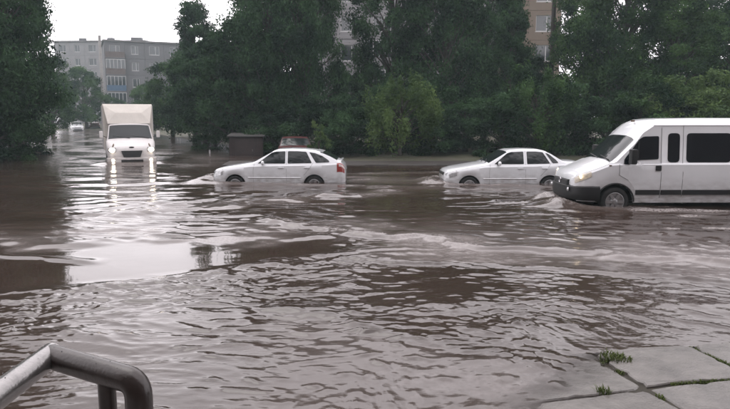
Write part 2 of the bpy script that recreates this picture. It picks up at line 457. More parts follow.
    # pale floating scum patches beside the van
    for (px, py, rx, ry) in ((658, 211, 0.5, 0.22), (690, 216, 0.45, 0.18), (640, 209, 0.3, 0.15), (675, 229, 0.12, 0.1), (715, 212, 0.5, 0.16), (725, 228, 0.4, 0.15)):
        c = on_z(px, py)
        foam = np.maximum(foam, 0.8 * smooth(1.2, 0.6, np.hypot((X - c.x) / rx, (Y - c.y) / ry) + 0.25 * n1))
    tx, ty = TRUCK
    a, b = math.cos(TRUCK_DIR), math.sin(TRUCK_DIR)
    u = (X - tx) * a + (Y - ty) * b; v = np.abs(-(X - tx) * b + (Y - ty) * a)
    H += 0.10 * np.exp(-((u + 0.2) / 0.5) ** 2 - (v / 1.2) ** 4)
    H += 0.05 * np.exp(-((v - 1.1 - 0.28 * np.clip(u + 0.4, 0, 40)) / 0.35) ** 2) * smooth(-0.8, 0, u) * smooth(16, 4, u)
    # shallow, quiet film over the paving; fade waves near every bank
    depth0 = -ground_z(X, Y)
    pv = smooth(0.25, 0.9, X - 1.3 + 0.2 * n3) * smooth(6.35, 5.75, Y)
    H *= 1 - 0.88 * pv
    H *= smooth(-0.02, 0.12, depth0) * (1 - 0.5 * smooth(25, 60, Y)) + 0.25 * smooth(6.0, 5.6, Y) * 2.2 * (1 - smooth(-0.02, 0.12, depth0)) 
    return H, np.clip(foam, 0, 1), np.clip(churn, 0, 1), np.clip(amp_small, 0, 1), np.clip(chop, 0, 1)

def pave_z(x, y):
    return 0.018 + 0.075 * np.clip(x - 2.05, -3, 0.4) + 0.01 * np.clip(x - 2.65, 0, 3) - 0.055 * (y - 4.9)

PAVE0 = on_z(647, 389, .03); PAVE_ANG = math.radians(9)

def make_water():
    rows = [1.2]
    while rows[-1] < 175:
        r = rows[-1]
        rows.append(r + max(0.019 if r > 3.6 else 0.08, 0.72 * r * r / 1860.0, 0) if r < 100 else r + 5)
    rows = np.array(rows)
    fine = np.linspace(math.radians(-44), math.radians(44), 640)
    coarse = np.linspace(math.radians(44), math.radians(316), 70)[1:-1]
    A = np.concatenate([fine, coarse])
    R2, A2 = np.meshgrid(rows, A, indexing='ij')
    X, Y = R2 * np.sin(A2), R2 * np.cos(A2)
    dr = np.gradient(rows)[:, None] + 0 * A2
    da = np.where(np.abs(A2) <= math.radians(44.01), R2 * (fine[1] - fine[0]), R2 * 0.07)
    spacing = np.maximum(dr * 0.8, da)
    H, foam, churn, ripple, chop = water_fields(X, Y, spacing)
    pb = -(X - PAVE0.x) * math.sin(PAVE_ANG) + (Y - PAVE0.y) * math.cos(PAVE_ANG)
    g = np.maximum(ground_z(X, Y) - .05 * (Y < 8), np.where((X > 0.4) & (pb < 0.835) & (Y > 1.7), pave_z(X, Y), -9))
    depth = np.clip(H - g, 0, 1)
    n, m = X.shape
    V = np.stack([X, Y, H], -1).reshape(-1, 3)
    idx = np.arange(n * m).reshape(n, m)
    nxt = np.roll(idx, -1, axis=1)
    Q = np.stack([idx[:-1], nxt[:-1], nxt[1:], idx[1:]], -1).reshape(-1, 4)[:, ::-1]
    me = mesh_quads('water', V, Q)
    for nm, arr in (('foam', foam), ('churn', churn), ('depth', depth), ('ripple', ripple), ('chop', chop)):
        at = me.attributes.new(nm, 'FLOAT', 'POINT'); at.data.foreach_set('value', arr.astype(np.float32).ravel())
    m_ = bpy.data.materials.new('flood_water'); m_.use_nodes = True
    nt = m_.node_tree; N, L = nt.nodes, nt.links
    b = N['Principled BSDF']; out = N['Material Output']
    b.inputs['IOR'].default_value = 1.55
    def attr(nm):
        a = N.new('ShaderNodeAttribute'); a.attribute_name = nm; return a.outputs['Fac']
    def mixc(f, a, bb):
        x = N.new('ShaderNodeMix'); x.data_type = 'RGBA'
        L.new(f, x.inputs['Factor'])
        for s, k in ((a, 'A'), (bb, 'B')):
            if isinstance(s, tuple): x.inputs[k].default_value = (*s, 1)
            else: L.new(s, x.inputs[k])
        return x.outputs['Result']
    def mrange(f, a, bb, c, d):
        x = N.new('ShaderNodeMapRange'); L.new(f, x.inputs['Value'])
        for k, v in zip(('From Min', 'From Max', 'To Min', 'To Max'), (a, bb, c, d)): x.inputs[k].default_value = v
        return x.outputs[0]
    tc = N.new('ShaderNodeTexCoord')
    mud = N.new('ShaderNodeTexNoise'); mud.inputs['Scale'].default_value = 0.45; mud.inputs['Detail'].default_value = 5
    L.new(tc.outputs['Object'], mud.inputs['Vector'])
    c0 = mixc(mrange(mud.outputs['Fac'], 0.35, 0.65, 0, 1), (0.036, 0.024, 0.018), (0.054, 0.038, 0.031))
    c1 = mixc(attr('churn'), c0, (0.150, 0.128, 0.120))
    fo = N.new('ShaderNodeTexNoise'); fo.inputs['Scale'].default_value = 22; fo.inputs['Detail'].default_value = 4
    L.new(tc.outputs['Object'], fo.inputs['Vector'])
    fm = N.new('ShaderNodeMath'); fm.operation = 'MULTIPLY'
    L.new(attr('foam'), fm.inputs[0]); L.new(mrange(fo.outputs['Fac'], 0.35, 0.6, 0.15, 1.0), fm.inputs[1])
    c2 = mixc(fm.outputs[0], c1, (0.36, 0.33, 0.32))
    L.new(c2, b.inputs['Base Color'])
    ro = N.new('ShaderNodeMath'); ro.operation = 'MAXIMUM'
    ra = N.new('ShaderNodeMath'); ra.operation = 'ADD'
    L.new(mrange(attr('churn'), 0, 1, 0.0, 0.15), ra.inputs[0]); L.new(mrange(attr('ripple'), 0.0, 0.8, 0.03, 0.10), ra.inputs[1]); L.new(ra.outputs[0], ro.inputs[0]); L.new(mrange(fm.outputs[0], 0, 1, 0.0, 0.7), ro.inputs[1])
    L.new(ro.outputs[0], b.inputs['Roughness'])
    # capillary ripples finer than the mesh
    mp = N.new('ShaderNodeMapping'); mp.inputs['Scale'].default_value = (0.55, 1.0, 1.0)
    L.new(tc.outputs['Object'], mp.inputs['Vector'])
    rp = N.new('ShaderNodeTexNoise'); rp.inputs['Scale'].default_value = 7.0; rp.inputs['Detail'].default_value = 3
    L.new(mp.outputs[0], rp.inputs['Vector'])
    pk = N.new('ShaderNodeTexNoise'); pk.inputs['Scale'].default_value = 0.5; pk.inputs['Detail'].default_value = 2
    L.new(tc.outputs['Object'], pk.inputs['Vector'])
    bp = N.new('ShaderNodeBump')
    L.new(mrange(attr('chop'), 0, 1, 0.026, 0.18), bp.inputs['Distance'])
    bs = N.new('ShaderNodeMath'); bs.operation = 'MULTIPLY'
    L.new(mrange(pk.outputs['Fac'], 0.35, 0.7, 0.15, 0.42), bs.inputs[0]); L.new(mrange(attr('ripple'), 0.0, 0.4, 0.04, 1.0), bs.inputs[1]); L.new(bs.outputs[0], bp.inputs['Strength'])
    L.new(rp.outputs['Fac'], bp.inputs['Height']); L.new(bp.outputs[0], b.inputs['Normal'])
    # a film a few millimetres deep lets the paving show through
    tr = N.new('ShaderNodeBsdfTransparent'); mx = N.new('ShaderNodeMixShader')
    L.new(mrange(attr('depth'), 0.0, 0.028, 0.12, 1.0), mx.inputs['Fac'])
    L.new(tr.outputs[0], mx.inputs[1]); L.new(b.outputs[0], mx.inputs[2]); L.new(mx.outputs[0], out.inputs['Surface'])
    o = obj('water', me, m_, smooth=180)
    tag(o, kind='structure')
make_water()

# ------------------------------------------------------------------ paving at the near kerb
def make_pavement():
    base = MB().box(0.6, 9.0, 1.62, 5.70, -0.40, -0.10).build('pavement', M['concrete'])
    tag(base, kind='structure')
    ang = math.radians(9)
    e1 = Vector((math.cos(ang), math.sin(ang))); e2 = Vector((-math.sin(ang), math.cos(ang)))
    o0 = on_z(647, 389, .03).to_2d(); W, D = 0.94, 0.84
    rr = random.Random(3)
    for i in range(-2, 6):
        for j in range(-3, 1):
            def corner(a, b_, k):
                p = o0 + e1 * (W * a) + e2 * (D * b_)
                return p
            # each slab settled its own way, with chipped, uneven edges
            g = 0.006 + rr.random() * 0.010
            a0, a1, b0, b1 = i + g / W, i + 1 - g / W, j + g / D, j + 1 - g / D
            n = 13
            pts = []
            for k in range(n): pts.append((a0 + (a1 - a0) * k / n, b0))
            for k in range(n): pts.append((a1, b0 + (b1 - b0) * k / n))
            for k in range(n): pts.append((a1 - (a1 - a0) * k / n, b1))
            for k in range(n): pts.append((a0, b1 - (b1 - b0) * k / n))
            ca, cb = (a0 + a1) / 2, (b0 + b1) / 2
            tz = rr.uniform(-0.010, 0.008); ta = rr.uniform(-0.012, 0.012); tb = rr.uniform(-0.012, 0.012); tw = rr.uniform(-.022, .022)
            def P(a, b_, dz, inset=0.0):
                a = a + (ca - a) * inset; b_ = b_ + (cb - b_) * inset
                a, b_ = a - tw * (b_ - cb), b_ + tw * (a - ca)
                q = o0 + e1 * (W * a) + e2 * (D * b_)
                return (q.x, q.y, float(pave_z(q.x, q.y)) + tz + ta * (a - ca) * 2 + tb * (b_ - cb) * 2 + dz)
            jit = [(rr.uniform(0, 0.022) + (rr.uniform(0.02, 0.09) if (rr.random() < 0.12 or k % n == 0 and rr.random() < .5) else 0)) for k in range(len(pts))]
            bot = [P(a, b_, -0.07, jit[k]) for k, (a, b_) in enumerate(pts)]
            top1 = [P(a, b_, -0.010, jit[k]) for k, (a, b_) in enumerate(pts)]
            top2 = [P(a, b_, 0, jit[k] + 0.022) for k, (a, b_) in enumerate(pts)]
            m = len(pts)
            vs = bot + top1 + top2
            fs = [(k, (k + 1) % m, m + (k + 1) % m, m + k) for k in range(m)] + [(m + k, m + (k + 1) % m, 2 * m + (k + 1) % m, 2 * m + k) for k in range(m)]
            fs.append(tuple(range(2 * m, 3 * m)))
            obj('paving_slab', mesh_np('paving_slab', vs, fs), M['slab'], base)
    # dark soil in the joints
    bm = MB()
    xs = np.linspace(0.6, 9.0, 30); ys = np.linspace(1.62, 5.45, 16)
    idx = lambda a, b_: a * len(ys) + b_
    bm.add([(x, y, float(pave_z(x, y)) - 0.024) for x in xs for y in ys],
           [(idx(a, b_), idx(a + 1, b_), idx(a + 1, b_ + 1), idx(a, b_ + 1)) for a in range(len(xs) - 1) for b_ in range(len(ys) - 1)])
    soil = mat('joint_soil', (0.045, 0.040, 0.028), 0.9, noise=(6, 0.4))
    bm.build('joint_soil', soil, base)
    def blades(name, label, spots, h0, h1, n, spread):
        g = MB(); r = random.Random(hash(label) % 1000)
        for (x, y) in spots:
            z = float(pave_z(x, y)) - 0.02
            for k in range(n):
                a = r.uniform(0, 6.283); d = r.random() ** 0.5 * spread
                bx, by = x + math.cos(a) * d, y + math.sin(a) * d
                h = r.uniform(h0, h1); le = r.uniform(0.3, 1.2) * h; la = r.uniform(0, 6.283)
                tx, ty = math.cos(la), math.sin(la); w = r.uniform(0.003, 0.006)
                g.add([(bx - ty * w, by + tx * w, z), (bx + ty * w, by - tx * w, z), (bx + tx * le * .4 + ty * w * .8, by + ty * le * .4 - tx * w * .8, z + h * .7),
                       (bx + tx * le * .4 - ty * w * .8, by + ty * le * .4 + tx * w * .8, z + h * .7), (bx + tx * le, by + ty * le, z + h)], [(0, 1, 2, 3), (3, 2, 4)])
        o = g.build(name, M['grass'])
        return o
    def J(i, j): p = o0 + e1 * (W * i) + e2 * (D * j); return (p.x, p.y)
    t1 = on_z(612, 356, 0.02)
    tag(blades('grass_tuft', 'a', [(t1.x, t1.y), (t1.x + 0.05, t1.y - 0.06)], 0.03, 0.07, 150, 0.10), 'largest green grass tuft growing at the far edge of the wet slabs', 'grass tuft')
    t2 = on_z(604, 391, 0.02)
    tag(blades('grass_tuft', 'b', [(t2.x, t2.y)], 0.02, 0.06, 70, 0.06), 'small grass tuft in the joint beside the slab with water on it', 'grass tuft')
    sp = [J(1 + rr.uniform(-.015, .015), 0.15 + 0.8 * k / 26) for k in range(26)] + [J(0.25 + 1.6 * k / 34, rr.uniform(-.01, .01)) for k in range(34)] + [J(0 + rr.uniform(-.01, .01), 0.9 - 1.2 * k / 20) for k in range(20)]
    sp = [q for q in sp if math.sin(q[0] * 17) + math.sin(q[1] * 23 + 1) + rr.uniform(-.6, .6) > -.1]
    o = blades('joint_moss', 'c', sp, 0.006, 0.028, 26, 0.028)
    o.parent = base; o['kind'] = 'stuff'
make_pavement()

# porch the handrail stands on (just below the frame)
def make_porch():
    t = thing('porch', 'grey concrete porch with steps carrying the wet handrail', 'porch', (-1.2, 0.2, -0.05))
    MB().box(-1.6, 2.2, -2.2, 1.40, 0, 0.66).build('landing', M['concrete'], t, bevel=0.01)
    for k in range(3):
        MB().box(2.203 + 0.3 * k, 2.503 + 0.3 * k, -1.6, 1.0, 0, 0.50 - 0.16 * k).build('step', M['concrete'], t, bevel=0.01)
make_porch()

def make_handrail():
    zr = 1.55
    a = on_z(50, 356, zr); e = on_z(138, 382, zr); q = on_z(106, 373, zr)
    t = thing('handrail', 'wet grey metal pipe handrail with two posts in front of the water', 'handrail', (a.x, a.y, 0.61))
    o = Vector(t.location); r = 0.0275
    def corner(p, d0, d1, rad, n=6):
        d0 = d0.normalized(); d1 = d1.normalized()
        s, f = p - d0 * rad, p + d1 * rad
        return [((1 - k) ** 2) * s + 2 * k * (1 - k) * p + k * k * f for k in [i / n for i in range(n + 1)]]
    start = Vector((a.x - 0.02, -1.6, zr))
    d0 = a - start; d1 = e - a
    d1n = d1.normalized()
    MB().tube([p - o for p in [start, Vector((a.x - 0.01, 0, zr)), a - d0.normalized() * .01, a + d0.normalized() * .012]], r, 20).build('rail', M['rail'], t, 50)
    pts = [a + d1n * .004, a + d1n * .03] + corner(e, d1, Vector((0, 0, -1)), 0.035) + [Vector((e.x, e.y, 0.61))]
    MB().tube([p - o for p in pts], r * 1.02, 20).build('end_rail', M['rail_dark'], t, 50)
    MB().tube([(q.x - o.x, q.y - o.y, 0), (q.x - o.x, q.y - o.y, zr - 0.015 - o.z)], 0.0185, 16).build('post', M['rail_dark'], t, 50)
    MB().tube([(start.x - o.x, start.y - o.y + .03, 0), (start.x - o.x, start.y - o.y + .03, zr - 0.015 - o.z)], 0.0185, 16).build('post', M['rail'], t, 50)
    # rain drops standing on the pipe
    rr = random.Random(5); d = MB()
    drop = mat('drop', (0.10, 0.10, 0.10), 0.05, spec=0.6)
    for k in range(80):
        f = rr.random(); s = rr.uniform(0.0009, 0.0022); an = rr.uniform(-1.0, 1.0)
        if rr.random() < .9:
            p = a + (Vector((a.x - 0.02, 0.55, zr)) - a) * f; n = Vector((math.sin(an), 0, math.cos(an)))
        else:
            p = a + (e - a) * f; dd = (e - a).normalized(); side = Vector((dd.y, -dd.x, 0)); n = side * math.sin(an) + Vector((0, 0, math.cos(an)))
        c = p + n * (r + s * 0.2) - o
        d.add([c + Vector(v) * s for v in ((1, 0, 0), (0, 1, 0), (-1, 0, 0), (0, -1, 0), (0, 0, 1), (0, 0, -1))], [(0, 1, 4), (1, 2, 4), (2, 3, 4), (3, 0, 4), (1, 0, 5), (2, 1, 5), (3, 2, 5), (0, 3, 5)])
    x = d.build('rain_drops', drop, t); x['kind'] = 'stuff'
make_handrail()

# ------------------------------------------------------------------ vehicles: a lofted shell with panels laid on it
class Shell:
    def __init__(s, L, top, belt, width, low, arches, tumble=0.33, R=0.335, zc=0.29, corner=0.07):
        s.L, s.top, s.belt, s.width, s.low, s.arches, s.tumble, s.R, s.zc, s.corner = L, np.array(top), np.array(belt), np.array(width), np.array(low), arches, tumble, R, zc, corner
    @staticmethod
    def _k(keys, x): return float(np.interp(x, keys[:, 0], keys[:, 1]))
    def ring(s, x):
        zt, zb, w, zl = s._k(s.top, x), s._k(s.belt, x), s._k(s.width, x), s._k(s.low, x)
        for xc in s.arches:
            if abs(x - xc) < s.R: zl = max(zl, s.zc + math.sqrt(s.R ** 2 - (x - xc) ** 2))
        zb = max(zb, zl + 0.06); zt = max(zt, zb + 0.03)
        c = s.corner
        h = max(0.0, zt - zb - c)
        ye = w - 0.055 - s.tumble * h
        return [(w - 0.045, zl), (w - 0.012, zl + 0.30 * (zb - zl)), (w, zl + 0.62 * (zb - zl)), (w - 0.012, zb - 0.035), (w - 0.045, zb),
                (w - 0.055, zb + 0.012), (ye, max(zt - c, zb + 0.018)), (ye - c * 0.8, max(zt - c * 0.35, zb + 0.022)), (ye * 0.5, zt - 0.006), (0.0, zt)]
    def pt(s, x, t, side=-1):
        r = s.ring(x); i = min(int(t), 8); f = t - i
        return Vector((x, side * (r[i][0] + (r[i + 1][0] - r[i][0]) * f), r[i][1] + (r[i + 1][1] - r[i][1]) * f))
    def side_y(s, x, z):
        r = s.ring(x)
        return float(np.interp(z, [p[1] for p in r[:7]], [p[0] for p in r[:7]]))
    def stations(s):
        xs = set(np.linspace(0, s.L, 46))
        for k in (s.top, s.belt, s.width): xs |= set(k[:, 0])
        for xc in s.arches:
            for a in np.linspace(-1, 1, 17): xs.add(xc + s.R * math.sin(a * math.pi / 2))
            xs |= {xc - s.R - 0.012, xc + s.R + 0.012}
        xs = sorted(x for x in xs if 0 <= x <= s.L)
        out = [xs[0]]
        for x in xs[1:]:
            if x - out[-1] > 0.006: out.append(x)
        return out
    def body(s, name, mat_, parent):
        xs = s.stations(); vs = []; fs = []; n = 19
        for x in xs:
            r = s.ring(x)
            vs += [(x, -p[0], p[1]) for p in r] + [(x, p[0], p[1]) for p in r[-2::-1]]
        for i in range(len(xs) - 1):
            for k in range(n - 1): fs.append((i * n + k, i * n + k + 1, (i + 1) * n + k + 1, (i + 1) * n + k))
        fs.append(tuple(range(n - 1, -1, -1))); fs.append(tuple(range((len(xs) - 1) * n, len(xs) * n)))
        me = mesh_np(name, vs, fs)
        bm = bmesh.new(); bm.from_mesh(me); bmesh.ops.recalc_face_normals(bm, faces=bm.faces); bm.to_mesh(me); bm.free()
        return obj(name, me, mat_, parent, 38)
    def patch(s, name, mat_, parent, x0, x1, t0, t1, off=0.006, side=-1, nx=8, nt=6):
        """panel lying on the shell between stations x0..x1 and ring parameters t0..t1"""
        f0 = t0 if callable(t0) else (lambda x: t0); f1 = t1 if callable(t1) else (lambda x: t1)
        P = []
        for i in range(nx + 1):
            x = x0 + (x1 - x0) * i / nx
            for k in range(nt + 1): P.append(s.pt(x, f0(x) + (f1(x) - f0(x)) * k / nt, side))
        def nrm(i, k):
            a = P[min(i + 1, nx) * (nt + 1) + k] - P[max(i - 1, 0) * (nt + 1) + k]
            b = P[i * (nt + 1) + min(k + 1, nt)] - P[i * (nt + 1) + max(k - 1, 0)]
            v = a.cross(b)
            if v.length < 1e-9: return Vector((0, side, 0))
            v.normalize()
            return v if v.dot(Vector((0, side, 0.6))) > 0 else -v
        top = [P[i * (nt + 1) + k] + nrm(i, k) * off for i in range(nx + 1) for k in range(nt + 1)]
        fs = [(i * (nt + 1) + k, i * (nt + 1) + k + 1, (i + 1) * (nt + 1) + k + 1, (i + 1) * (nt + 1) + k) for i in range(nx) for k in range(nt)]
        N = len(top)
        border = [k for k in range(nt + 1)] + [i * (nt + 1) + nt for i in range(1, nx + 1)] + [nx * (nt + 1) + k for k in range(nt - 1, -1, -1)] + [i * (nt + 1) for i in range(nx - 1, 0, -1)]
        vs = top + [P[b] for b in border]; B = len(border)
        fs += [(border[j], border[(j + 1) % B], N + (j + 1) % B, N + j) for j in range(B)]
        me = mesh_np(name, vs, fs)
        bm = bmesh.new(); bm.from_mesh(me); bmesh.ops.recalc_face_normals(bm, faces=bm.faces); bm.to_mesh(me); bm.free()
        return obj(name, me, mat_, parent, 40)
    def across(s, name, mat_, parent, x0, x1, t0, off=0.008, nx=10, inset0=None):
        """panel across the car (windscreen, bonnet, rear glass) from -t0 to +t0"""
        vs, fs = [], []; ts = [t0 + (9 - t0) * k / 5 for k in range(6)]
        n = 11
        for i in range(nx + 1):
            x = x0 + (x1 - x0) * i / nx
            row = [s.pt(x, t, -1) for t in ts] + [s.pt(x, t, 1) for t in ts[-2::-1]]
            d = s.pt(min(x + .02, s.L), 9) - s.pt(max(x - .02, 0), 9); nn = Vector((-d.z, 0, d.x)).normalized()
            vs += [p + nn * off for p in row]
        for i in range(nx):
            for k in range(n - 1): fs.append((i * n + k, i * n + k + 1, (i + 1) * n + k + 1, (i + 1) * n + k))
        return obj(name, mesh_np(name, vs, fs), mat_, parent, 60)
    def pane(s, name, mat_, parent, pts, side=-1, off=0.007, rnd=0.0):
        """flat-ish panel with an outline given in (x, z)"""
        if rnd:
            q = []
            n = len(pts)
            for i in range(n):
                p0, p1, p2 = Vector(pts[i - 1]), Vector(pts[i]), Vector(pts[(i + 1) % n])
                a = p1 + (p0 - p1).normalized() * min(rnd, (p0 - p1).length * .45); b = p1 + (p2 - p1).normalized() * min(rnd, (p2 - p1).length * .45)
                q += [((1 - k) ** 2) * a + 2 * k * (1 - k) * p1 + k * k * b for k in (0, .33, .67, 1)]
            pts = [(v.x, v.y) for v in q]
        bm = bmesh.new()
        f = bm.faces.new([bm.verts.new((x, 0, z)) for x, z in pts])
        bmesh.ops.triangulate(bm, faces=[f])
        for _ in range(4):
            es = [e for e in bm.edges if e.calc_length() > 0.16]
            if not es: break
            bmesh.ops.subdivide_edges(bm, edges=es, cuts=1)
            bmesh.ops.triangulate(bm, faces=[q for q in bm.faces if len(q.verts) > 3])
        rim = [e for e in bm.edges if e.is_boundary]
        for v in bm.verts: v.co.y = side * (s.side_y(v.co.x, v.co.z) + off)
        g = bmesh.ops.extrude_edge_only(bm, edges=rim)
        for v in g['geom']:
            if isinstance(v, bmesh.types.BMVert): v.co.y -= side * (off + 0.012)
        bmesh.ops.recalc_face_normals(bm, faces=bm.faces)
        me = bpy.data.meshes.new(name); bm.to_mesh(me); bm.free()
        o = obj(name, me, mat_, parent, 25)
        if me.polygons and sum(p.normal.y * side * p.area for p in me.polygons) < 0: me.flip_normals()
        return o
    def strip(s, name, mat_, parent, pts, w=0.006, side=-1, off=0.003):
        """thin seam along an (x, z) polyline"""
        vs, fs = [], []
        P = []
        for (x0, z0), (x1, z1) in zip(pts[:-1], pts[1:]):
            for k in range(7): P.append((x0 + (x1 - x0) * k / 6, z0 + (z1 - z0) * k / 6))
        P = [Vector((x, side * (s.side_y(x, z) + off), z)) for x, z in P]
        P = [p for i, p in enumerate(P) if i == 0 or (p - P[i - 1]).length > 1e-5]
        return MB().tube(P, w, 5).build(name, mat_, parent)

def wheel(parent, x, z, y_out, r, width, side, spokes=5, steel=False):
    y0 = side * y_out; d = -side
    t = MB().lathe_y((x, y0, z), [(r * 0.64, d * 0.012), (r * 0.70, 0), (r * 0.90, 0), (r * 0.975, d * 0.02), (r, d * 0.05), (r, d * (width - 0.05)), (r * 0.9, d * width), (r * 0.6, d * width)], 28).build('wheel', M['rubber'], parent, 40)
    rim = MB().lathe_y((x, y0, z), [(r * 0.66, d * 0.010), (r * 0.62, d * 0.004), (r * 0.58, d * 0.030), (r * 0.30, d * 0.05), (r * 0.22, d * 0.012), (r * 0.10, d * 0.0), (0.001, 0)], 28)
    for k in range(spokes):
        a = 2 * math.pi * k / spokes
        ca, sa = math.cos(a), math.sin(a)
        pts = []
        for rr_, w in ((r * 0.2, 0.035), (r * 0.6, 0.03)):
            for q in (-1, 1): pts.append((x + ca * rr_ - sa * w * q, y0 + d * 0.006, z + sa * rr_ + ca * w * q))
        pts += [(p[0], p[1] + d * 0.03, p[2]) for p in pts]
        rim.add(pts, [(0, 1, 3, 2), (4, 5, 7, 6), (0, 2, 6, 4), (1, 3, 7, 5)])
    rim.build('rim', M['rim'], t, 40)
    return t

def make_car(kind, name, label, cat, loc, rz, paint, group=None, detail=True):
    t = thing(name, label, cat, loc, rz, group)
    hatch = kind == 'hatch'
    if hatch:
        L = 4.21
        top = [(0, .66), (.03, .72), (.10, .775), (.32, .835), (.7, .90), (1.05, .955), (1.22, .98), (1.3, 1.01), (1.95, 1.365), (2.08, 1.405), (2.5, 1.425), (2.95, 1.41), (3.25, 1.375), (3.5, 1.305), (3.75, 1.20), (3.98, 1.075), (4.03, 1.06), (4.075, 1.07), (4.10, 1.0), (4.17, .92), (4.21, .72)]
        belt = [(0, .60), (.10, .70), (.32, .765), (.7, .83), (1.22, .90), (2, .92), (3, .935), (3.6, .95), (4.03, .97), (4.1, .95), (4.17, .88), (4.21, .68)]
        wid = [(0, .52), (.04, .63), (.12, .71), (.3, .775), (.7, .82), (1.4, .84), (3.2, .835), (3.7, .81), (4.0, .765), (4.12, .72), (4.21, .60)]
        A1, A2 = .745, 3.237
    else:
        L = 4.35
        top = [(0, .66), (.03, .72), (.10, .775), (.32, .835), (.7, .90), (1.05, .955), (1.24, .98), (1.32, 1.01), (1.95, 1.365), (2.08, 1.405), (2.5, 1.425), (2.95, 1.41), (3.12, 1.375), (3.3, 1.29), (3.62, 1.09), (3.72, 1.055), (3.85, 1.045), (4.18, 1.035), (4.26, 1.01), (4.32, .90), (4.35, .70)]
        belt = [(0, .60), (.10, .70), (.32, .765), (.7, .83), (1.22, .90), (2, .92), (3, .935), (3.6, .955), (4.15, .98), (4.26, .95), (4.32, .85), (4.35, .64)]
        wid = [(0, .52), (.04, .63), (.12, .71), (.3, .775), (.7, .82), (1.4, .84), (3.2, .835), (3.7, .815), (4.1, .77), (4.27, .72), (4.35, .60)]
        A1, A2 = .745, 3.237
    low = [(0, .30), (.1, .22), (.4, .19), (L - .4, .2), (L - .1, .26), (L, .34)]
    s = Shell(L, top, belt, wid, low, (A1, A2))
    body = s.body('body', paint, t)
    MB().box(.3, L - .3, -.60, .60, .18, .66).build('underbody', M['black_plastic'], t)
    # bonnet lid edge, roof, glass
    s.across('windscreen', M['glass'], t, 1.34, 1.92, 6.9)
    if hatch: s.across('rear_window', M['glass'], t, 3.42, 3.95, 6.9)
    else: s.across('rear_window', M['glass'], t, 3.16, 3.58, 6.9)
    if hatch:
        panes = [[(1.46, .965), (1.90, 1.295), (2.02, 1.33), (2.33, 1.345), (2.33, .965)], [(2.41, .965), (2.41, 1.345), (2.72, 1.345), (2.99, 1.325), (3.17, .98)],
                 [(3.08, 1.315), (3.28, 1.28), (3.50, 1.195), (3.70, 1.06), (3.72, 1.005), (3.30, .985)]]
        seams = [[(1.36, .95), (1.33, .75), (1.33, .24)], [(2.37, 1.36), (2.37, .24)], [(3.21, 1.0), (3.12, .85), (2.92, .6)]]
        handles = (2.20, 3.02)
    else:
        panes = [[(1.50, .965), (1.92, 1.295), (2.04, 1.33), (2.42, 1.345), (2.42, .965)], [(2.52, .965), (2.52, 1.345), (2.80, 1.345), (3.02, 1.325), (3.24, .98)],
                 [(3.10, 1.305), (3.20, 1.27), (3.42, 1.10), (3.50, 1.00), (3.32, .985)]]
        seams = [[(1.38, .95), (1.35, .75), (1.35, .24)], [(2.47, 1.36), (2.47, .24)], [(3.27, 1.0), (3.16, .85), (2.94, .6)]]
        handles = (2.30, 3.06)
    for sd in (-1, 1):
        for p in panes: s.pane('side_window', M['glass'], t, p, sd, 0.006, 0.03)
        if detail:
            for q in seams: s.strip('door_seam', M['seam'], t, q, 0.0034, sd, 0.000)
            for hx in handles:
                hy = s.side_y(hx, .835)
                MB().box(hx - .09, hx + .09, min(sd * hy, sd * (hy + .03)), max(sd * hy, sd * (hy + .03)), .82, .852).build('door_handle', paint, t, bevel=.008)
            s.strip('side_moulding', paint, t, [(A1 + .42, .52), (A2 - .42, .52)], 0.022, sd, 0.0)
            my = s.side_y(1.60, .96)
            m = MB().lathe_y((0, 0, 0), [(0.001, 0), (.05, .004), (.075, .02), (.082, .05), (.07, .085), (.001, .1)], 14)
            m.v = [(1.60 + y * .9, sd * (my + .02 + .10) + x * 1.15, .99 + z * .85) for x, y, z in m.v]
            mo = m.build('door_mirror', paint, t, 60)
            MB().box(1.59, 1.65, min(sd * (my - .02), sd * (my + .06)), max(sd * (my - .02), sd * (my + .06)), .95, .975).build('mirror_arm', M['black_plastic'], mo)
        # lamps
        s.patch('headlight', M['lamp_clear'], t, .035, .36, lambda x: 2.1 + .9 * max(0, (x - .1)) , lambda x: 4.6 - .5 * x, .008, sd, 7, 5)
        if hatch: s.patch('tail_lamp', M['tail_red'], t, L - .26, L - .03, lambda x: 2.05, lambda x: 4.3, .010, sd, 6, 5)
        else: s.patch('tail_lamp', M['tail_red'], t, L - .30, L - .03, lambda x: 2.3, lambda x: 4.2, .010, sd, 6, 5)
        if hatch: s.patch('reversing_lamp', M['tail_white'], t, L - .20, L - .035, 2.75, 3.2, .016, sd, 4, 2)
        wheel(t, A1, .29, .79, .285, .175, sd); wheel(t, A2, .29, .79, .285, .175, sd)
    MB().box(-.012, .06, -.42, .42, .60, .69).build('grille', M['black_plastic'], t, bevel=.01)
    MB().box(-.02, .05, -.50, .50, .36, .46).build('bumper_intake', M['black_plastic'], t, bevel=.01)
    MB().tube([(-.016, -.40, .645), (-.02, .40, .645)], .010, 6).build('grille_bar', M['chrome'], t)
    if hatch:
        MB().add([(3.30, -.46, 1.366), (3.50, -.46, 1.316), (3.30, .46, 1.366), (3.50, .46, 1.316), (3.30, -.46, 1.30), (3.50, -.46, 1.295), (3.30, .46, 1.30), (3.50, .46, 1.295)],
                 [(0, 1, 3, 2), (4, 6, 7, 5), (0, 4, 5, 1), (2, 3, 7, 6), (1, 5, 7, 3), (0, 2, 6, 4)]).build('roof_spoiler', paint, t)
        MB().box(L - .17, L - .10, -.50, .50, 1.03, 1.072).build('tailgate_spoiler', paint, t, bevel=.012)
        MB().tube([(2.42, 0, 1.42), (2.62, 0, 1.60)], [.006, .003], 5).build('aerial', M['black_plastic'], t)
    MB().tube([(1.26, -.55, 1.005), (1.42, -.05, 1.085)], .010, 5).build('wiper', M['black_plastic'], t)
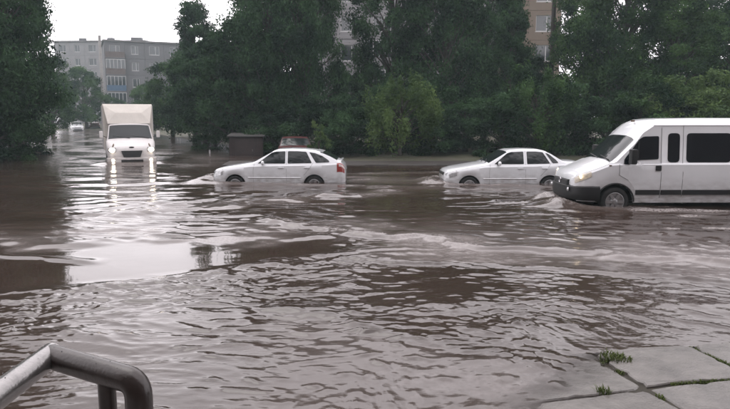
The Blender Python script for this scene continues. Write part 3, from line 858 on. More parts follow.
    MB().tube([(1.26, -.02, 1.005), (1.42, .48, 1.085)], .010, 5).build('wiper', M['black_plastic'], t)
    return t

hv = VEH[0]; sv = VEH[1]; vv = VEH[2]
make_car('hatch', 'hatchback_car', 'white hatchback car with red tail lamp driving through the flood', 'car', (hv[1], hv[2], -hv[5]), math.radians(-1.0), M['white_paint'])
make_car('sedan', 'sedan_car', 'white saloon car with boot hidden by the minibus bonnet', 'car', (sv[1], sv[2], -sv[5]), math.radians(2.0), M['white_paint'])

def make_van():
    L = 5.6
    top = [(0, .74), (.02, .80), (.05, .85), (.12, .91), (.35, 1.005), (.6, 1.10), (.74, 1.155), (.80, 1.185), (1.34, 1.735), (1.42, 1.815), (1.55, 1.95), (1.68, 2.055), (1.82, 2.115), (2.05, 2.145), (3, 2.155), (5.45, 2.15), (5.56, 2.12), (5.6, 2.05)]
    belt = [(0, .66), (.05, .77), (.12, .84), (.35, .93), (.6, 1.03), (.8, 1.11), (1.1, 1.13), (5.6, 1.13)]
    wid = [(0, .62), (.03, .72), (.10, .81), (.22, .88), (.45, .93), (.8, .962), (1.2, .975), (5.4, .975), (5.6, .93)]
    low = [(0, .34), (.1, .24), (1.3, .22), (5.2, .22), (5.6, .30)]
    A1, A2 = .93, 4.63; LIFT = .10
    t = thing('minibus', 'large white minibus with dark side windows and lit headlight', 'minibus', (vv[1] - .04, vv[2], -vv[5]), math.radians(0.5))
    P = M['van_paint']
    s = Shell(L, top, belt, wid, low, (A1, A2), tumble=0.085, R=.405, zc=.335 - LIFT, corner=.16)
    s.body('body', P, t)
    MB().box(.30, L - .1, -.66, .66, .24, .80).build('underbody', M['black_plastic'], t)
    s.across('windscreen', M['glass'], t, .815, 1.345, 6.75, .010)
    MB().tube([(.81, -.70, 1.205), (.86, -.10, 1.262)], .012, 5).build('wiper', M['black_plastic'], t)
    MB().tube([(.81, -.04, 1.205), (.86, .56, 1.262)], .012, 5).build('wiper', M['black_plastic'], t)
    # papers lying behind the windscreen, roof marker lamp
    for sd in (-1, 1):
        dr = s.pane('door', P, t, [(.985, 1.10), (.985, .86), (1.20, .74), (1.345, .56), (1.36, .33), (1.93, .33), (1.93, 1.99), (1.78, 1.99), (1.52, 1.82), (1.18, 1.36)], sd, .006, .04)
        s.strip('door_seam', M['seam'], dr, [(.985, 1.10), (.985, .86), (1.20, .74)], .005, sd, .004)
        s.strip('door_seam', M['seam'], dr, [(1.94, 1.93), (1.94, .33)], .005, sd, .004)
        s.pane('door_window', M['tinted_glass'], dr, [(1.06, 1.11), (1.10, 1.22), (1.44, 1.68), (1.53, 1.735), (1.88, 1.745), (1.88, 1.22), (1.40, 1.20), (1.22, 1.10)], sd, .014, .04)
        s.strip('window_divider', M['black_plastic'], dr, [(1.42, 1.20), (1.42, 1.66)], .014, sd, .016)
        hy = s.side_y(1.86, 1.0)
        MB().box(1.80, 1.93, min(sd * hy, sd * (hy + .035)), max(sd * hy, sd * (hy + .035)), .96, 1.08).build('door_handle', M['black_plastic'], dr, bevel=.012)
        # tall side windows of the cabin
        for (x0, x1) in ((2.09, 2.36), (2.52, 3.54), (3.66, 4.45), (4.55, 5.35)):
            fr = s.pane('side_window', M['tinted_glass'], t, [(x0, 1.15), (x0, 1.81), (x1, 1.81), (x1, 1.15)], sd, .010, .085)
        for x in (2.44, 3.60): s.strip('panel_seam', M['seam'], t, [(x, 2.0), (x, .36)], .0045, sd, .002)
        s.strip('roof_gutter', P, t, [(1.75, 1.985), (5.5, 1.99)], .013, sd, .0)
        # black rubbing strip in sections
        for (x0, x1) in ((1.37, 1.925), (1.955, 2.425), (2.455, 3.58), (3.61, 4.2), (5.06, 5.5)):
            y0 = s.side_y((x0 + x1) / 2, .47)
            MB().box(x0, x1, min(sd * (y0 - .02), sd * (y0 + .024)), max(sd * (y0 - .02), sd * (y0 + .024)), .405, .52).build('rubbing_strip', M['black_plastic'], t, bevel=.008)
        # arch lip and front corner in black plastic
        arc = [(A1 + .425 * math.cos(a), .335 - LIFT + .425 * math.sin(a)) for a in np.linspace(0.02, math.pi - .02, 22)]
        MB().tube([(x, sd * (s.side_y(x, z) + .0), z) for x, z in arc], .022, 6).build('arch_lip', M['black_plastic'], t, 60)
        s.patch('headlight', M['lamp_glow'], t, .05, .37, lambda x: 2.45 + .7 * max(0, x - .1), lambda x: 3.85 - .5 * x, .012, sd, 8, 5)
        lp = s.pt(.16, 3.05, sd)
        b = MB().lathe_y((0, 0, 0), [(0.001, -.035), (.045, -.025), (.06, 0.0), (.001, .0)], 14)
        b.v = [(lp.x + y * .7 - .015, lp.y + x * .9 + sd * .015, lp.z + z * .9) for x, y, z in b.v]
        b.build('headlight_bulb', M['lamp_lit'], t, 60)
        # big black mirror
        mo = MB().box(1.13, 1.27, min(sd * 1.05, sd * 1.24), max(sd * 1.05, sd * 1.24), 1.12, 1.46).build('door_mirror', M['black_plastic'], t, bevel=.035, smooth=50)
        MB().tube([(1.20, sd * .95, 1.16), (1.20, sd * 1.06, 1.2)], .02, 6).build('mirror_arm', M['black_plastic'], mo)
        wheel(t, A1, .335, .93, .335, .21, sd, 6); wheel(t, A2, .335, .93, .335, .21, sd, 6)
        fy = .62
        f = MB().lathe_y((0, 0, 0), [(.001, -.02), (.04, -.012), (.05, .01)], 14)
        f.v = [(-.075 + y, sd * fy + x, .50 + z) for x, y, z in f.v]
        f.build('fog_lamp', M['lamp_clear'], t, 60)
        ind = s.pt(.78, 3.2, sd)
        MB().box(ind.x - .03, ind.x + .03, ind.y - .012, ind.y + .012, ind.z - .015, ind.z + .015).build('side_indicator', M['indicator'], t, bevel=.006)
    # black bumper following the nose in plan
    plan = [(.56, .965), (.40, .955), (.20, .90), (.08, .82), (0, .70), (-.05, .5), (-.075, .25), (-.08, 0)]
    plan = plan + [(x, -y) for x, y in plan[-2::-1]]
    def hull(name, z0, z1, grow, mat_):
        vs, fs = [], []
        sec = [(z0, -.05), (z0 + .04, .0), ((z0 + z1) / 2, .012), (z1 - .03, .0), (z1, -.05)]
        for i, (x, y) in enumerate(plan):
            a = Vector(plan[max(i - 1, 0)]); b_ = Vector(plan[min(i + 1, len(plan) - 1)])
            d = (b_ - a).normalized(); nn = Vector((d.y, -d.x)); nn = -nn if nn.x > 0 and abs(y) < .9 else nn
            c = Vector((x - 1.5, y)); 
            if nn.dot(c) < 0: nn = -nn
            for z, o in sec: vs.append((x + nn.x * (o + grow), y + nn.y * (o + grow), z))
        m = len(sec)
        for i in range(len(plan) - 1):
            for k in range(m - 1): fs.append((i * m + k, i * m + k + 1, (i + 1) * m + k + 1, (i + 1) * m + k))
        return obj(name, mesh_np(name, vs, fs), mat_, t, 50)
    hull('bumper', .26, .60, 0.012, M['black_plastic'])
    gr = MB().box(-.05, .12, -.50, .50, .58, .715).build('grille', M['black_plastic'], t, bevel=.02)
    for k in range(3): MB().box(-.062, -.04, -.46, .46, .605 + .038 * k, .617 + .038 * k).build('grille_bar', M['seam'], gr)
    bd = MB().lathe_y((0, 0, 0), [(.001, -.012), (.052, -.012), (.056, -.02), (.066, -.02), (.070, 0)], 20)
    bd.v = [(-.055 + y, x, .66 + z) for x, y, z in bd.v]
    bd.build('badge', M['chrome'], gr, 50)
    MB().box(1.60, 1.67, -.04, .04, 2.06, 2.10).build('roof_lamp', M['indicator'], t, bevel=.01)
    for c in t.children:
        if not c.name.startswith('wheel'): c.location.z = LIFT
make_van()

def make_truck():
    t = thing('box_truck', 'white box truck with both headlights lit coming down the flooded side street', 'truck', (TRUCK[0], TRUCK[1], -0.30), TRUCK_DIR)
    P = M['truck_paint']
    top = [(0, .60), (.02, .86), (.06, .98), (.15, 1.06), (.45, 1.20), (.62, 1.30), (.70, 1.37), (1.12, 1.98), (1.22, 2.05), (1.4, 2.09), (1.9, 2.10)]
    belt = [(0, .52), (.06, .86), (.15, .95), (.45, 1.10), (.7, 1.28), (1.9, 1.28)]
    wid = [(0, .78), (.04, .88), (.12, .95), (.3, .99), (.6, 1.02), (1.9, 1.03)]
    low = [(0, .40), (1.9, .40)]
    s = Shell(1.9, top, belt, wid, low, (.85,), tumble=.16, R=.42, zc=.36, corner=.10)
    s.body('cab', P, t)
    s.across('windscreen', M['glass'], t, .715, 1.11, 6.6, .010)
    MB().tube([(.69, -.78, 1.385), (.78, -.05, 1.49)], .012, 5).build('wiper', M['black_plastic'], t)
    MB().tube([(.69, .02, 1.385), (.78, .72, 1.49)], .012, 5).build('wiper', M['black_plastic'], t)
    # trapezoid grille, bumper, badge
    g = MB().add([(-.03, -.44, .86), (-.03, .44, .86), (-.03, .34, .58), (-.03, -.34, .58), (.05, -.44, .86), (.05, .44, .86), (.05, .34, .58), (.05, -.34, .58)],
                 [(0, 1, 2, 3), (0, 4, 5, 1), (1, 5, 6, 2), (2, 6, 7, 3), (3, 7, 4, 0)]).build('grille', M['black_plastic'], t)
    for k in range(4): MB().box(-.045, -.028, -.40 + .02 * k, .40 - .02 * k, .80 - .06 * k, .815 - .06 * k).build('grille_bar', M['seam'], g)
    MB().add([(-.06, -1.0, .34), (-.06, 1.0, .34), (-.06, 1.0, .56), (-.06, -1.0, .56), (.25, -1.04, .34), (.25, 1.04, .34), (.25, 1.04, .56), (.25, -1.04, .56)],
             [(0, 3, 2, 1), (0, 4, 7, 3), (1, 2, 6, 5), (3, 7, 6, 2), (0, 1, 5, 4)]).build('bumper', P, t, bevel=.03)
    MB().box(-.075, -.055, -.45, .45, .36, .47).build('bumper_intake', M['black_plastic'], t)
    em = MB().lathe_y((0, 0, 0), [(.001, -.012), (1, -.012), (1.1, .01)], 18)
    em.v = [(.065 + y, x * .10, 1.0 + z * .035) for x, y, z in em.v]
    em.build('badge', M['black_plastic'], t)
    for sd in (-1, 1):
        h = MB().lathe_y((0, 0, 0), [(.001, -.05), (.085, -.04), (.12, -.0), (.12, .06)], 20)
        h.v = [(-.015 + y + .02, sd * .80 + x, .90 + z * .85) for x, y, z in h.v]
        hl = h.build('headlight', M['lamp_truck'], t, 60)
        MB().box(-.0, .06, sd * .80 - .16, sd * .80 + .16, .80, 1.02).build('lamp_housing', M['lamp_clear'], hl, bevel=.03)
        MB().add([(.0 + .06, sd * .70, 1.10), (.06, sd * .78, 1.10), (.03, sd * .80, 1.02), (.03, sd * .74, 1.02), (.14, sd * .70, 1.17), (.14, sd * .74, 1.17)], [(0, 1, 2, 3), (0, 4, 5, 1)]).build('indicator', M['indicator'], t)
        f = MB().lathe_y((0, 0, 0), [(.001, -.03), (.05, -.02), (.06, 0)], 14)
        f.v = [(-.06 + y, sd * .78 + x, .46 + z) for x, y, z in f.v]
        f.build('fog_lamp', M['lamp_truck'], t, 60)
        mo = MB().box(.80, .90, min(sd * 1.12, sd * 1.27), max(sd * 1.12, sd * 1.27), 1.40, 1.70).build('door_mirror', P, t, bevel=.03)
        MB().tube([(.86, sd * .98, 1.42), (.86, sd * 1.14, 1.50)], .015, 5).build('mirror_arm', M['black_plastic'], mo)
        s.pane('side_window', M['glass'], t, [(.98, 1.36), (1.28, 1.90), (1.75, 1.90), (1.75, 1.36)], sd, .008, .05)
        s.strip('door_seam', M['seam'], t, [(.92, 1.30), (1.30, .75), (1.32, .42)], .006, sd, .002)
        wheel(t, .85, .36, 1.0, .35, .22, sd, 6); wheel(t, 3.9, .36, 1.0, .35, .22, sd, 6)
    MB().box(.3, 1.85, -.78, .78, .35, 1.0).build('underbody', M['black_plastic'], t)
    MB().box(1.9, 5.3, -.45, .45, .50, .75).build('chassis', M['black_plastic'], t)
    # fairing on the cab roof, wide at the top
    MB().add([(1.18, -.90, 2.05), (1.18, .90, 2.05), (1.82, 1.06, 2.86), (1.82, -1.06, 2.86), (1.92, -.95, 2.05), (1.92, .95, 2.05), (1.92, 1.06, 2.88), (1.92, -1.06, 2.88), (1.40, -.55, 2.50), (1.40, .55, 2.50)],
             [(0, 1, 9, 8), (8, 9, 2, 3), (0, 8, 3), (1, 2, 9), (3, 2, 6, 7), (1, 5, 6, 2), (0, 3, 7, 4), (4, 7, 6, 5)]).build('fairing', M['tarp'], t, bevel=.02)
    bx = MB().box(1.94, 5.3, -1.075, 1.075, .80, 2.90).build('cargo_box', M['tarp'], t, bevel=.04)
    for k in range(6):
        x = 2.0 + .64 * k
        for sd in (-1, 1): MB().box(x, x + .05, min(sd * 1.07, sd * 1.10), max(sd * 1.07, sd * 1.10), .82, 2.84).build('rib', M['frame_white'], bx)
make_truck()

# parked and distant cars
p = on_y(294, 140, 29.2)
make_car('sedan', 'parked_car', 'dark red car parked under the trees behind the white hatchback roof', 'car', (p.x + .1, 29.0, -0.36), math.radians(97), M['red_paint'], detail=False)
far = [(78, 131, 'white', 'distant white car parked at the dry end of the flooded side street', 120), (66, 129.5, 'silver', 'distant silver car half hidden by the left bank trees', 128), (95, 129.5, 'red', 'distant dark red car beside the white car up the street', 118)]
for px, py, c, lab, a in far:
    q = on_z(px, py, 0.0)
    make_car('hatch' if c == 'white' else 'sedan', 'distant_car', lab, 'car', (q.x, q.y, float(ground_z(q.x, q.y)) + .0), math.radians(a), M[c + '_paint'] if c != 'white' else M['white_paint'], detail=False)

# ------------------------------------------------------------------ buildings
def window_meshes(w, h):
    fr = MB(); t = .07; d = .06
    fr.box(-w / 2, -w / 2 + t, 0, d, -h / 2, h / 2).box(w / 2 - t, w / 2, 0, d, -h / 2, h / 2).box(-w / 2 + t, w / 2 - t, 0, d, h / 2 - t, h / 2).box(-w / 2 + t, w / 2 - t, 0, d, -h / 2, -h / 2 + t)
    fr.box(-.035 + w * .12, .035 + w * .12, .004, d - .004, -h / 2 + t, h / 2 - t)
    fr.box(-w / 2 - .06, w / 2 + .06, -.13, .0, -h / 2 - .06, -h / 2 - .01)
    pane = MB().box(-w / 2 + t, w / 2 - t, .025, .035, -h / 2 + t, h / 2 - t)
    return fr.mesh('window'), pane.mesh('pane')

def panel_mesh(w, h, ww, wh, zc, th=.25):
    """facade panel with a window opening; front face at y=0, origin at bottom centre"""
    g = .012; b = MB()
    x0, x1 = -w / 2 + g, w / 2 - g
    z0, z1 = g, h - g
    if ww:
        b.box(x0, -ww / 2, 0, th, z0, z1).box(ww / 2, x1, 0, th, z0, z1).box(-ww / 2, ww / 2, 0, th, z0, zc - wh / 2).box(-ww / 2, ww / 2, 0, th, zc + wh / 2, z1)
    else: b.box(x0, x1, 0, th, z0, z1)
    return b.mesh('wall_panel')

def building(name, label, loc, rz, bays, floors, depth, mats, bay=3.2, fl=2.8, balconies=(), base=.8, narrow=()):
    """facade along +x from the origin, facing -y"""
    t = thing(name, label, 'building', loc, rz)
    Wd = bays * bay; Ht = base + floors * fl
    core = MB().box(0.05, Wd - .05, .26, depth, 0, Ht - .02).build('wall_core', M['panel_dark'], t)
    MB().box(0, Wd, .0, .25, -.6, base).build('plinth', M['panel_dark'], t)
    pm = panel_mesh(bay, fl, 1.7, 1.5, 1.55); pn = panel_mesh(bay, fl, 1.15, 1.5, 1.55); wm, pane = window_meshes(1.7, 1.5); wm2, pane2 = window_meshes(1.15, 1.5)
    for i in range(bays):
        nar = i in narrow
        for k in range(floors):
            x, z = bay * (i + .5), base + fl * k
            m = mats[i % len(mats)] if not callable(mats) else mats(i, k)
            key = 'wp_%s_%s' % (m.name, nar) + name
            me = bpy.data.meshes.get(key)
            if me is None: me = (pn if nar else pm).copy(); me.name = key; me.materials.append(m)
            o = obj('wall_panel', me, None, t); o.location = (x, 0, z)
            w = obj('window', wm2 if nar else wm, M['frame_white'], t); w.location = (x, .12, z + 1.55)
            g = obj('pane', pane2 if nar else pane, M['window_glass'], w)
    # side gables
    for x0, x1 in ((-.02, .05), (Wd - .05, Wd + .02)):
        for k in range(floors): MB().box(x0, x1, .27, depth, base + fl * k + .012, base + fl * (k + 1) - .012).build('gable_panel', mats[0] if not callable(mats) else mats(0, 0), t)
    rf = MB().box(-.25, Wd + .25, -.25, depth + .25, Ht, Ht + .28).build('roof', M['roofing'], t)
    for q in range(3):
        x = Wd * (.18 + .32 * q)
        MB().box(x, x + 1.3, depth * .35, depth * .35 + 1, Ht + .28, Ht + 1.3).build('vent_shaft', M['panel_grey'], rf)
    for (i, k, m, glazed) in balconies:
        x0, x1 = bay * i + .1, bay * (i + 1) - .1; z = base + fl * k
        b = MB().box(x0, x1, -1.1, -.003, z - .08, z + .08).build('balcony', M['panel_grey'], t)
        MB().box(x0, x1, -1.1, -1.05, z + .08, z + 1.05).box(x0, x0 + .05, -1.05, 0, z + .08, z + 1.05).box(x1 - .05, x1, -1.05, 0, z + .08, z + 1.05).build('parapet', M[m], b)
        if glazed:
            n = 5; fr = MB()
            for q in range(n + 1):
                xx = x0 + (x1 - x0 - .07) * q / n
                fr.box(xx, xx + .07, -1.1, -1.04, z + 1.06, z + 2.55)
            fr.box(x0, x1, -1.1, -1.04, z + 2.55, z + 2.64)
            fr.build('balcony_frame', M['frame_white'], b)
            MB().box(x0 + .03, x1 - .03, -1.075, -1.065, z + 1.06, z + 2.55).build('balcony_pane', M['window_glass'], b)
            MB().box(x0, x1, -1.12, 0, z + 2.645, z + 2.70).build('balcony_roof', M['panel_grey'], b)
    return t

# far block at the end of the side street: corner near pixel 104, facade running away to the right
c = on_y(104, 44, 112.0)
building('apartment_building', 'distant grey five storey block with blue balcony at the end of the side street', (c.x, 112.0, -0.3), math.radians(24), 8, 5, 11, [M['panel_grey']], bay=3.3, fl=2.85,
         balconies=[(0, 4, 'balcony_brown', False), (0, 3, 'balcony_brown', True), (0, 2, 'balcony_blue', True), (0, 1, 'panel_dark', True), (5, 3, 'panel_dark', True), (5, 2, 'frame_white', True)], narrow=(1, 3))
c = on_y(54, 44, 142.0)
building('apartment_building', 'pale grey apartment block farther off behind the left bank trees', (c.x, 142.0, -0.3), math.radians(-4), 6, 6, 11, [M['panel_pale']], bay=3.4, fl=2.9, narrow=(1, 4))
# block behind the central trees
c0 = on_y(322, 60, 62.0)
def matsB(i, k): return M['panel_tan'] if i in (6, 7) else M['panel_pale']
building('apartment_building', 'grey and tan apartment block glimpsed through gaps between the tall central trees', (c0.x - 2.0, 62.0, 0.15), math.radians(0), 8, 6, 11, matsB, bay=3.1, fl=2.75, balconies=[(2, 1, 'panel_dark', True), (2, 2, 'panel_dark', True), (4, 3, 'balcony_brown', False)], narrow=(0, 3, 6))

# the block whose porch the photograph was taken from: it stands behind the camera, shades this side and shows in the car windows
def home_block():
    t = thing('apartment_building', 'dark brick apartment block standing behind the porch', 'building', (-26, -2.2, -0.3))
    wall = mat('home_brick', (0.13, 0.085, 0.07), 0.85, noise=(1.2, 0.3), bump=(12, .3, .01))
    MB().box(0, 58, -12, 0, 0, 15.2).build('wall', wall, t)
    MB().box(-.3, 58.3, -12.3, .3, 15.2, 15.6).build('roof', M['roofing'], t)
    wm, pane = window_meshes(1.7, 1.5)
    for i in range(12):
        for k in range(5):
            if k == 0 and i in (5,): continue
            w = obj('window', wm, M['frame_white'], t); w.location = (3.2 + 4.7 * i, .07, 2.3 + 2.9 * k); w.rotation_euler = (0, 0, math.pi)
            obj('pane', pane, M['window_glass'], w)
    d = MB().box(25.2, 26.7, .0, .06, .9, 3.1).build('door', M['balcony_brown'], t)
    MB().box(26.45, 26.5, .062, .12, 1.8, 2.0).build('handle', M['chrome'], d)
home_block()

# ------------------------------------------------------------------ poles, shed, kerb, post
def utility_pole(label, px, Y, h, r, m, arm=True):
    q = on_y(px, 120, Y); gz = float(ground_z(q.x, Y))
    t = thing('utility_pole', label, 'pole', (q.x, Y, gz - .05))
    MB().tube([(0, 0, 0), (.03, 0, h * .5), (.02, 0, h)], [r, r * .85, r * .7], 12).build('mast', m, t, 60)
    if arm:
        a = MB().box(-.9, .9, -.05, .05, h - .75, h - .63).build('crossarm', m, t)
        for x in (-.8, -.35, .35, .8): MB().tube([(x, 0, h - .63), (x, 0, h - .5)], [.03, .045], 8).build('insulator', M['frame_white'], a)
utility_pole('dark wooden utility pole standing in front of the tan block between trees', 549, 46.0, 12.5, .20, M['pole_wood'])
utility_pole('pale concrete lamp pole standing beside the corner of the distant grey block', 104, 92.0, 13.2, .26, M['concrete'], False)

def make_shed():
    q = on_y(246, 140, 33.0); gz = float(ground_z(q.x, 33.0))
    t = thing('metal_shed', 'small rusty brown metal shed with pale flat roof under the central trees', 'shed', (q.x, 33.0, gz - .03), math.radians(6))
    w, d, h = 1.72, 1.9, 1.36
    MB().box(-w / 2, w / 2, 0, d, 0, h).build('wall', M['shed'], t)
    for k in range(8):
        x = -w / 2 + .03 + (w - .1) * k / 7
        MB().box(x, x + .045, -.025, -.002, .02, h - .02).build('rib', M['shed'], t)
    dr = MB().box(-.38, .42, -.045, -.027, .05, h - .12).build('door', M['shed'], t)
    MB().box(.30, .34, -.075, -.046, .60, .72).build('handle', M['chrome'], dr)
    MB().add([(-w / 2 - .1, -.14, h + .005), (w / 2 + .1, -.14, h + .005), (w / 2 + .1, d + .1, h + .09), (-w / 2 - .1, d + .1, h + .09), (-w / 2 - .1, -.14, h + .06), (w / 2 + .1, -.14, h + .06), (w / 2 + .1, d + .1, h + .15), (-w / 2 - .1, d + .1, h + .15)],
             [(3, 2, 1, 0), (4, 5, 6, 7), (0, 1, 5, 4), (1, 2, 6, 5), (2, 3, 7, 6), (3, 0, 4, 7)]).build('roof', M['shed_roof'], t)
make_shed()

def make_post():
    q = on_y(209.5, 145, 35.0); gz = float(ground_z(q.x, 35.0))
    t = thing('marker_post', 'short white marker post on the bank beside the brown shed', 'post', (q.x, 35.0, gz - .02))
    MB().tube([(0, 0, 0), (0, 0, .55)], .045, 10).build('shaft', M['frame_white'], t)
    MB().tube([(0, 0, .551), (0, 0, .60)], [.05, .03], 10).build('cap', M['seam'], t)
make_post()

def make_far_kerb():
    k = MB()
    for i in range(44):
        x = -6.0 + i * 1.0
        k.box(x + .006, x + .994, 26.35, 26.53, -.34, .035 + .012 * math.sin(i * 2.3))
    o = k.build('far_kerb', mat('far_kerb', (0.06, 0.055, 0.05), 0.7, noise=(1.2, 0.5))); tag(o, kind='structure')
    v = MB()
    xs = np.linspace(-6, 38, 45)
    v.add([(x, y, z) for x in xs for y, z in ((26.54, .03), (28.0, .09))], [(2 * i, 2 * i + 2, 2 * i + 3, 2 * i + 1) for i in range(len(xs) - 1)])
    o = v.build('far_pavement', mat('far_paving', (0.045, 0.038, 0.034), 0.5, noise=(.8, .4), bump=(20, .3, .01))); tag(o, kind='structure')
make_far_kerb()

# ------------------------------------------------------------------ trees and shrubs
def leaf_quads(C, size, r, droop=0.25, up=0.35):
    n = len(C)
    a = r.normal(size=(n, 3)); a[:, 2] -= droop; a /= np.linalg.norm(a, axis=1)[:, None]
    nn = r.normal(size=(n, 3)); nn[:, 2] += up
    b = np.cross(a, nn); b /= (np.linalg.norm(b, axis=1)[:, None] + 1e-9)
    s = size * r.uniform(0.6, 1.3, size=(n, 1))
    V = np.stack([C - a * s, C + b * s * 0.48, C + a * s, C - b * s * 0.48], 1).reshape(-1, 3)
    return V

def tree_meshes(name, seed, H, R, base, nclump, per, leaf, shape='round', aniso=(1.15, 1.15, .75)):
    r = np.random.default_rng(seed)
    C = []; tr = MB()
    # trunk with a slight lean
    lean = r.normal(size=2) * .03 * H
    def axis(f): return Vector((lean[0] * f * f, lean[1] * f * f, H * f))
    nseg = 7; tr_r = 0.022 * H + .05
    fs_ = [k / nseg * .86 for k in range(nseg + 1)]
    tr.tube([axis(f) for f in fs_], [tr_r * (1.25 if f == 0 else 1) * (1 - .85 * f) for f in fs_], 8)
    cl = []
    for i in range(nclump):
        f = base + (1 - base) * (i + r.random()) / nclump
        q = (f - base) / (1 - base)
        if shape == 'round': rad = R * (0.35 + 0.65 * math.sin(math.pi * min(1, .12 + .80 * q) ** .8)) * (1 - .35 * q ** 3)
        elif shape == 'cone': rad = R * (1.05 - .85 * q) * (.75 if q < .1 else 1)
        else: rad = R * (0.75 + 0.25 * math.sin(3.0 * q)) * (1 - .6 * q ** 4)
        a = i * 2.399 + r.normal() * .5
        d = rad * (0.35 + 0.65 * math.sqrt(r.random()))
        c = axis(f) + Vector((math.cos(a) * d, math.sin(a) * d, r.normal() * .3))
        cl.append((c, f, q, a, d))
    for c, f, q, a, d in cl:
        if d > .3 * R and r.random() < .8:
            st = axis(max(.12, f - .18 - .1 * r.random()))
            mid = st.lerp(c, .5) + Vector((0, 0, .12 * d))
            w = tr_r * .38 * (1 - .5 * q)
            tr.tube([st, mid, c], [w, w * .6, w * .2], 5, False)
        cr = R * r.uniform(.17, .31) * (1 - .25 * q)
        n = int(per * r.uniform(.7, 1.3))
        u = r.normal(size=(n, 3)); u /= np.linalg.norm(u, axis=1)[:, None]
        rad = cr * (r.random((n, 1)) ** .5)
        P = np.array(c)[None] + u * rad * np.array([aniso])
        # a few stray twigs outside the clump
        k = int(n * .12)
        P[:k] += u[:k] * cr * r.uniform(.1, .7, size=(k, 1))
        C.append(P)
    C = np.concatenate(C)
    V = leaf_quads(C, leaf, r)
    crown = mesh_quads(name + '_crown', V, np.arange(len(V)).reshape(-1, 4))
    return tr.mesh(name + '_trunk'), crown

PROTO = {
    'ash': tree_meshes('ash', 101, 13.0, 4.4, .17, 104, 520, .105),
    'maple': tree_meshes('maple', 102, 12.5, 4.8, .14, 108, 540, .11),
    'elm': tree_meshes('elm', 103, 12.5, 3.6, .20, 92, 460, .10, 'column'),
    'poplar': tree_meshes('poplar', 104, 11.0, 2.6, .15, 80, 460, .095, 'cone'),
    'small': tree_meshes('small', 105, 7.5, 3.0, .16, 64, 480, .10),
    'shrub': tree_meshes('shrub', 106, 2.6, 1.7, .08, 44, 340, .06),
    'bush': tree_meshes('bush', 107, 3.4, 2.3, .36, 62, 230, .075, 'round', (.62, .62, 1.5)),
    'sapling': tree_meshes('sapling', 108, 1.5, .75, .1, 18, 160, .045),
}
def plant(kind, name, label, cat, px, Y, h, leaf, wide=1.0, group=None, x=None, rot=None):
    tm, cm = PROTO[kind]
    H0 = {'ash': 13.0, 'maple': 12.5, 'elm': 12.5, 'poplar': 11.0, 'small': 7.5, 'shrub': 2.6, 'bush': 3.4, 'sapling': 1.5}[kind]
    xx = on_y(px, 115, Y).x if x is None else x
    gz = float(ground_z(xx, Y))
    t = thing(name, label, cat, (xx, Y, gz - .06), rng.uniform(0, 6.28) if rot is None else rot, group)
    s = h / H0
    t.scale = (s * wide, s * wide, s)
    obj('trunk', tm, M['bark'], t)
    c2 = obj('crown', cm, M['leaf_dark'], t)
    c2.material_slots[0].link = 'OBJECT'; c2.material_slots[0].material = M[leaf]
    return t

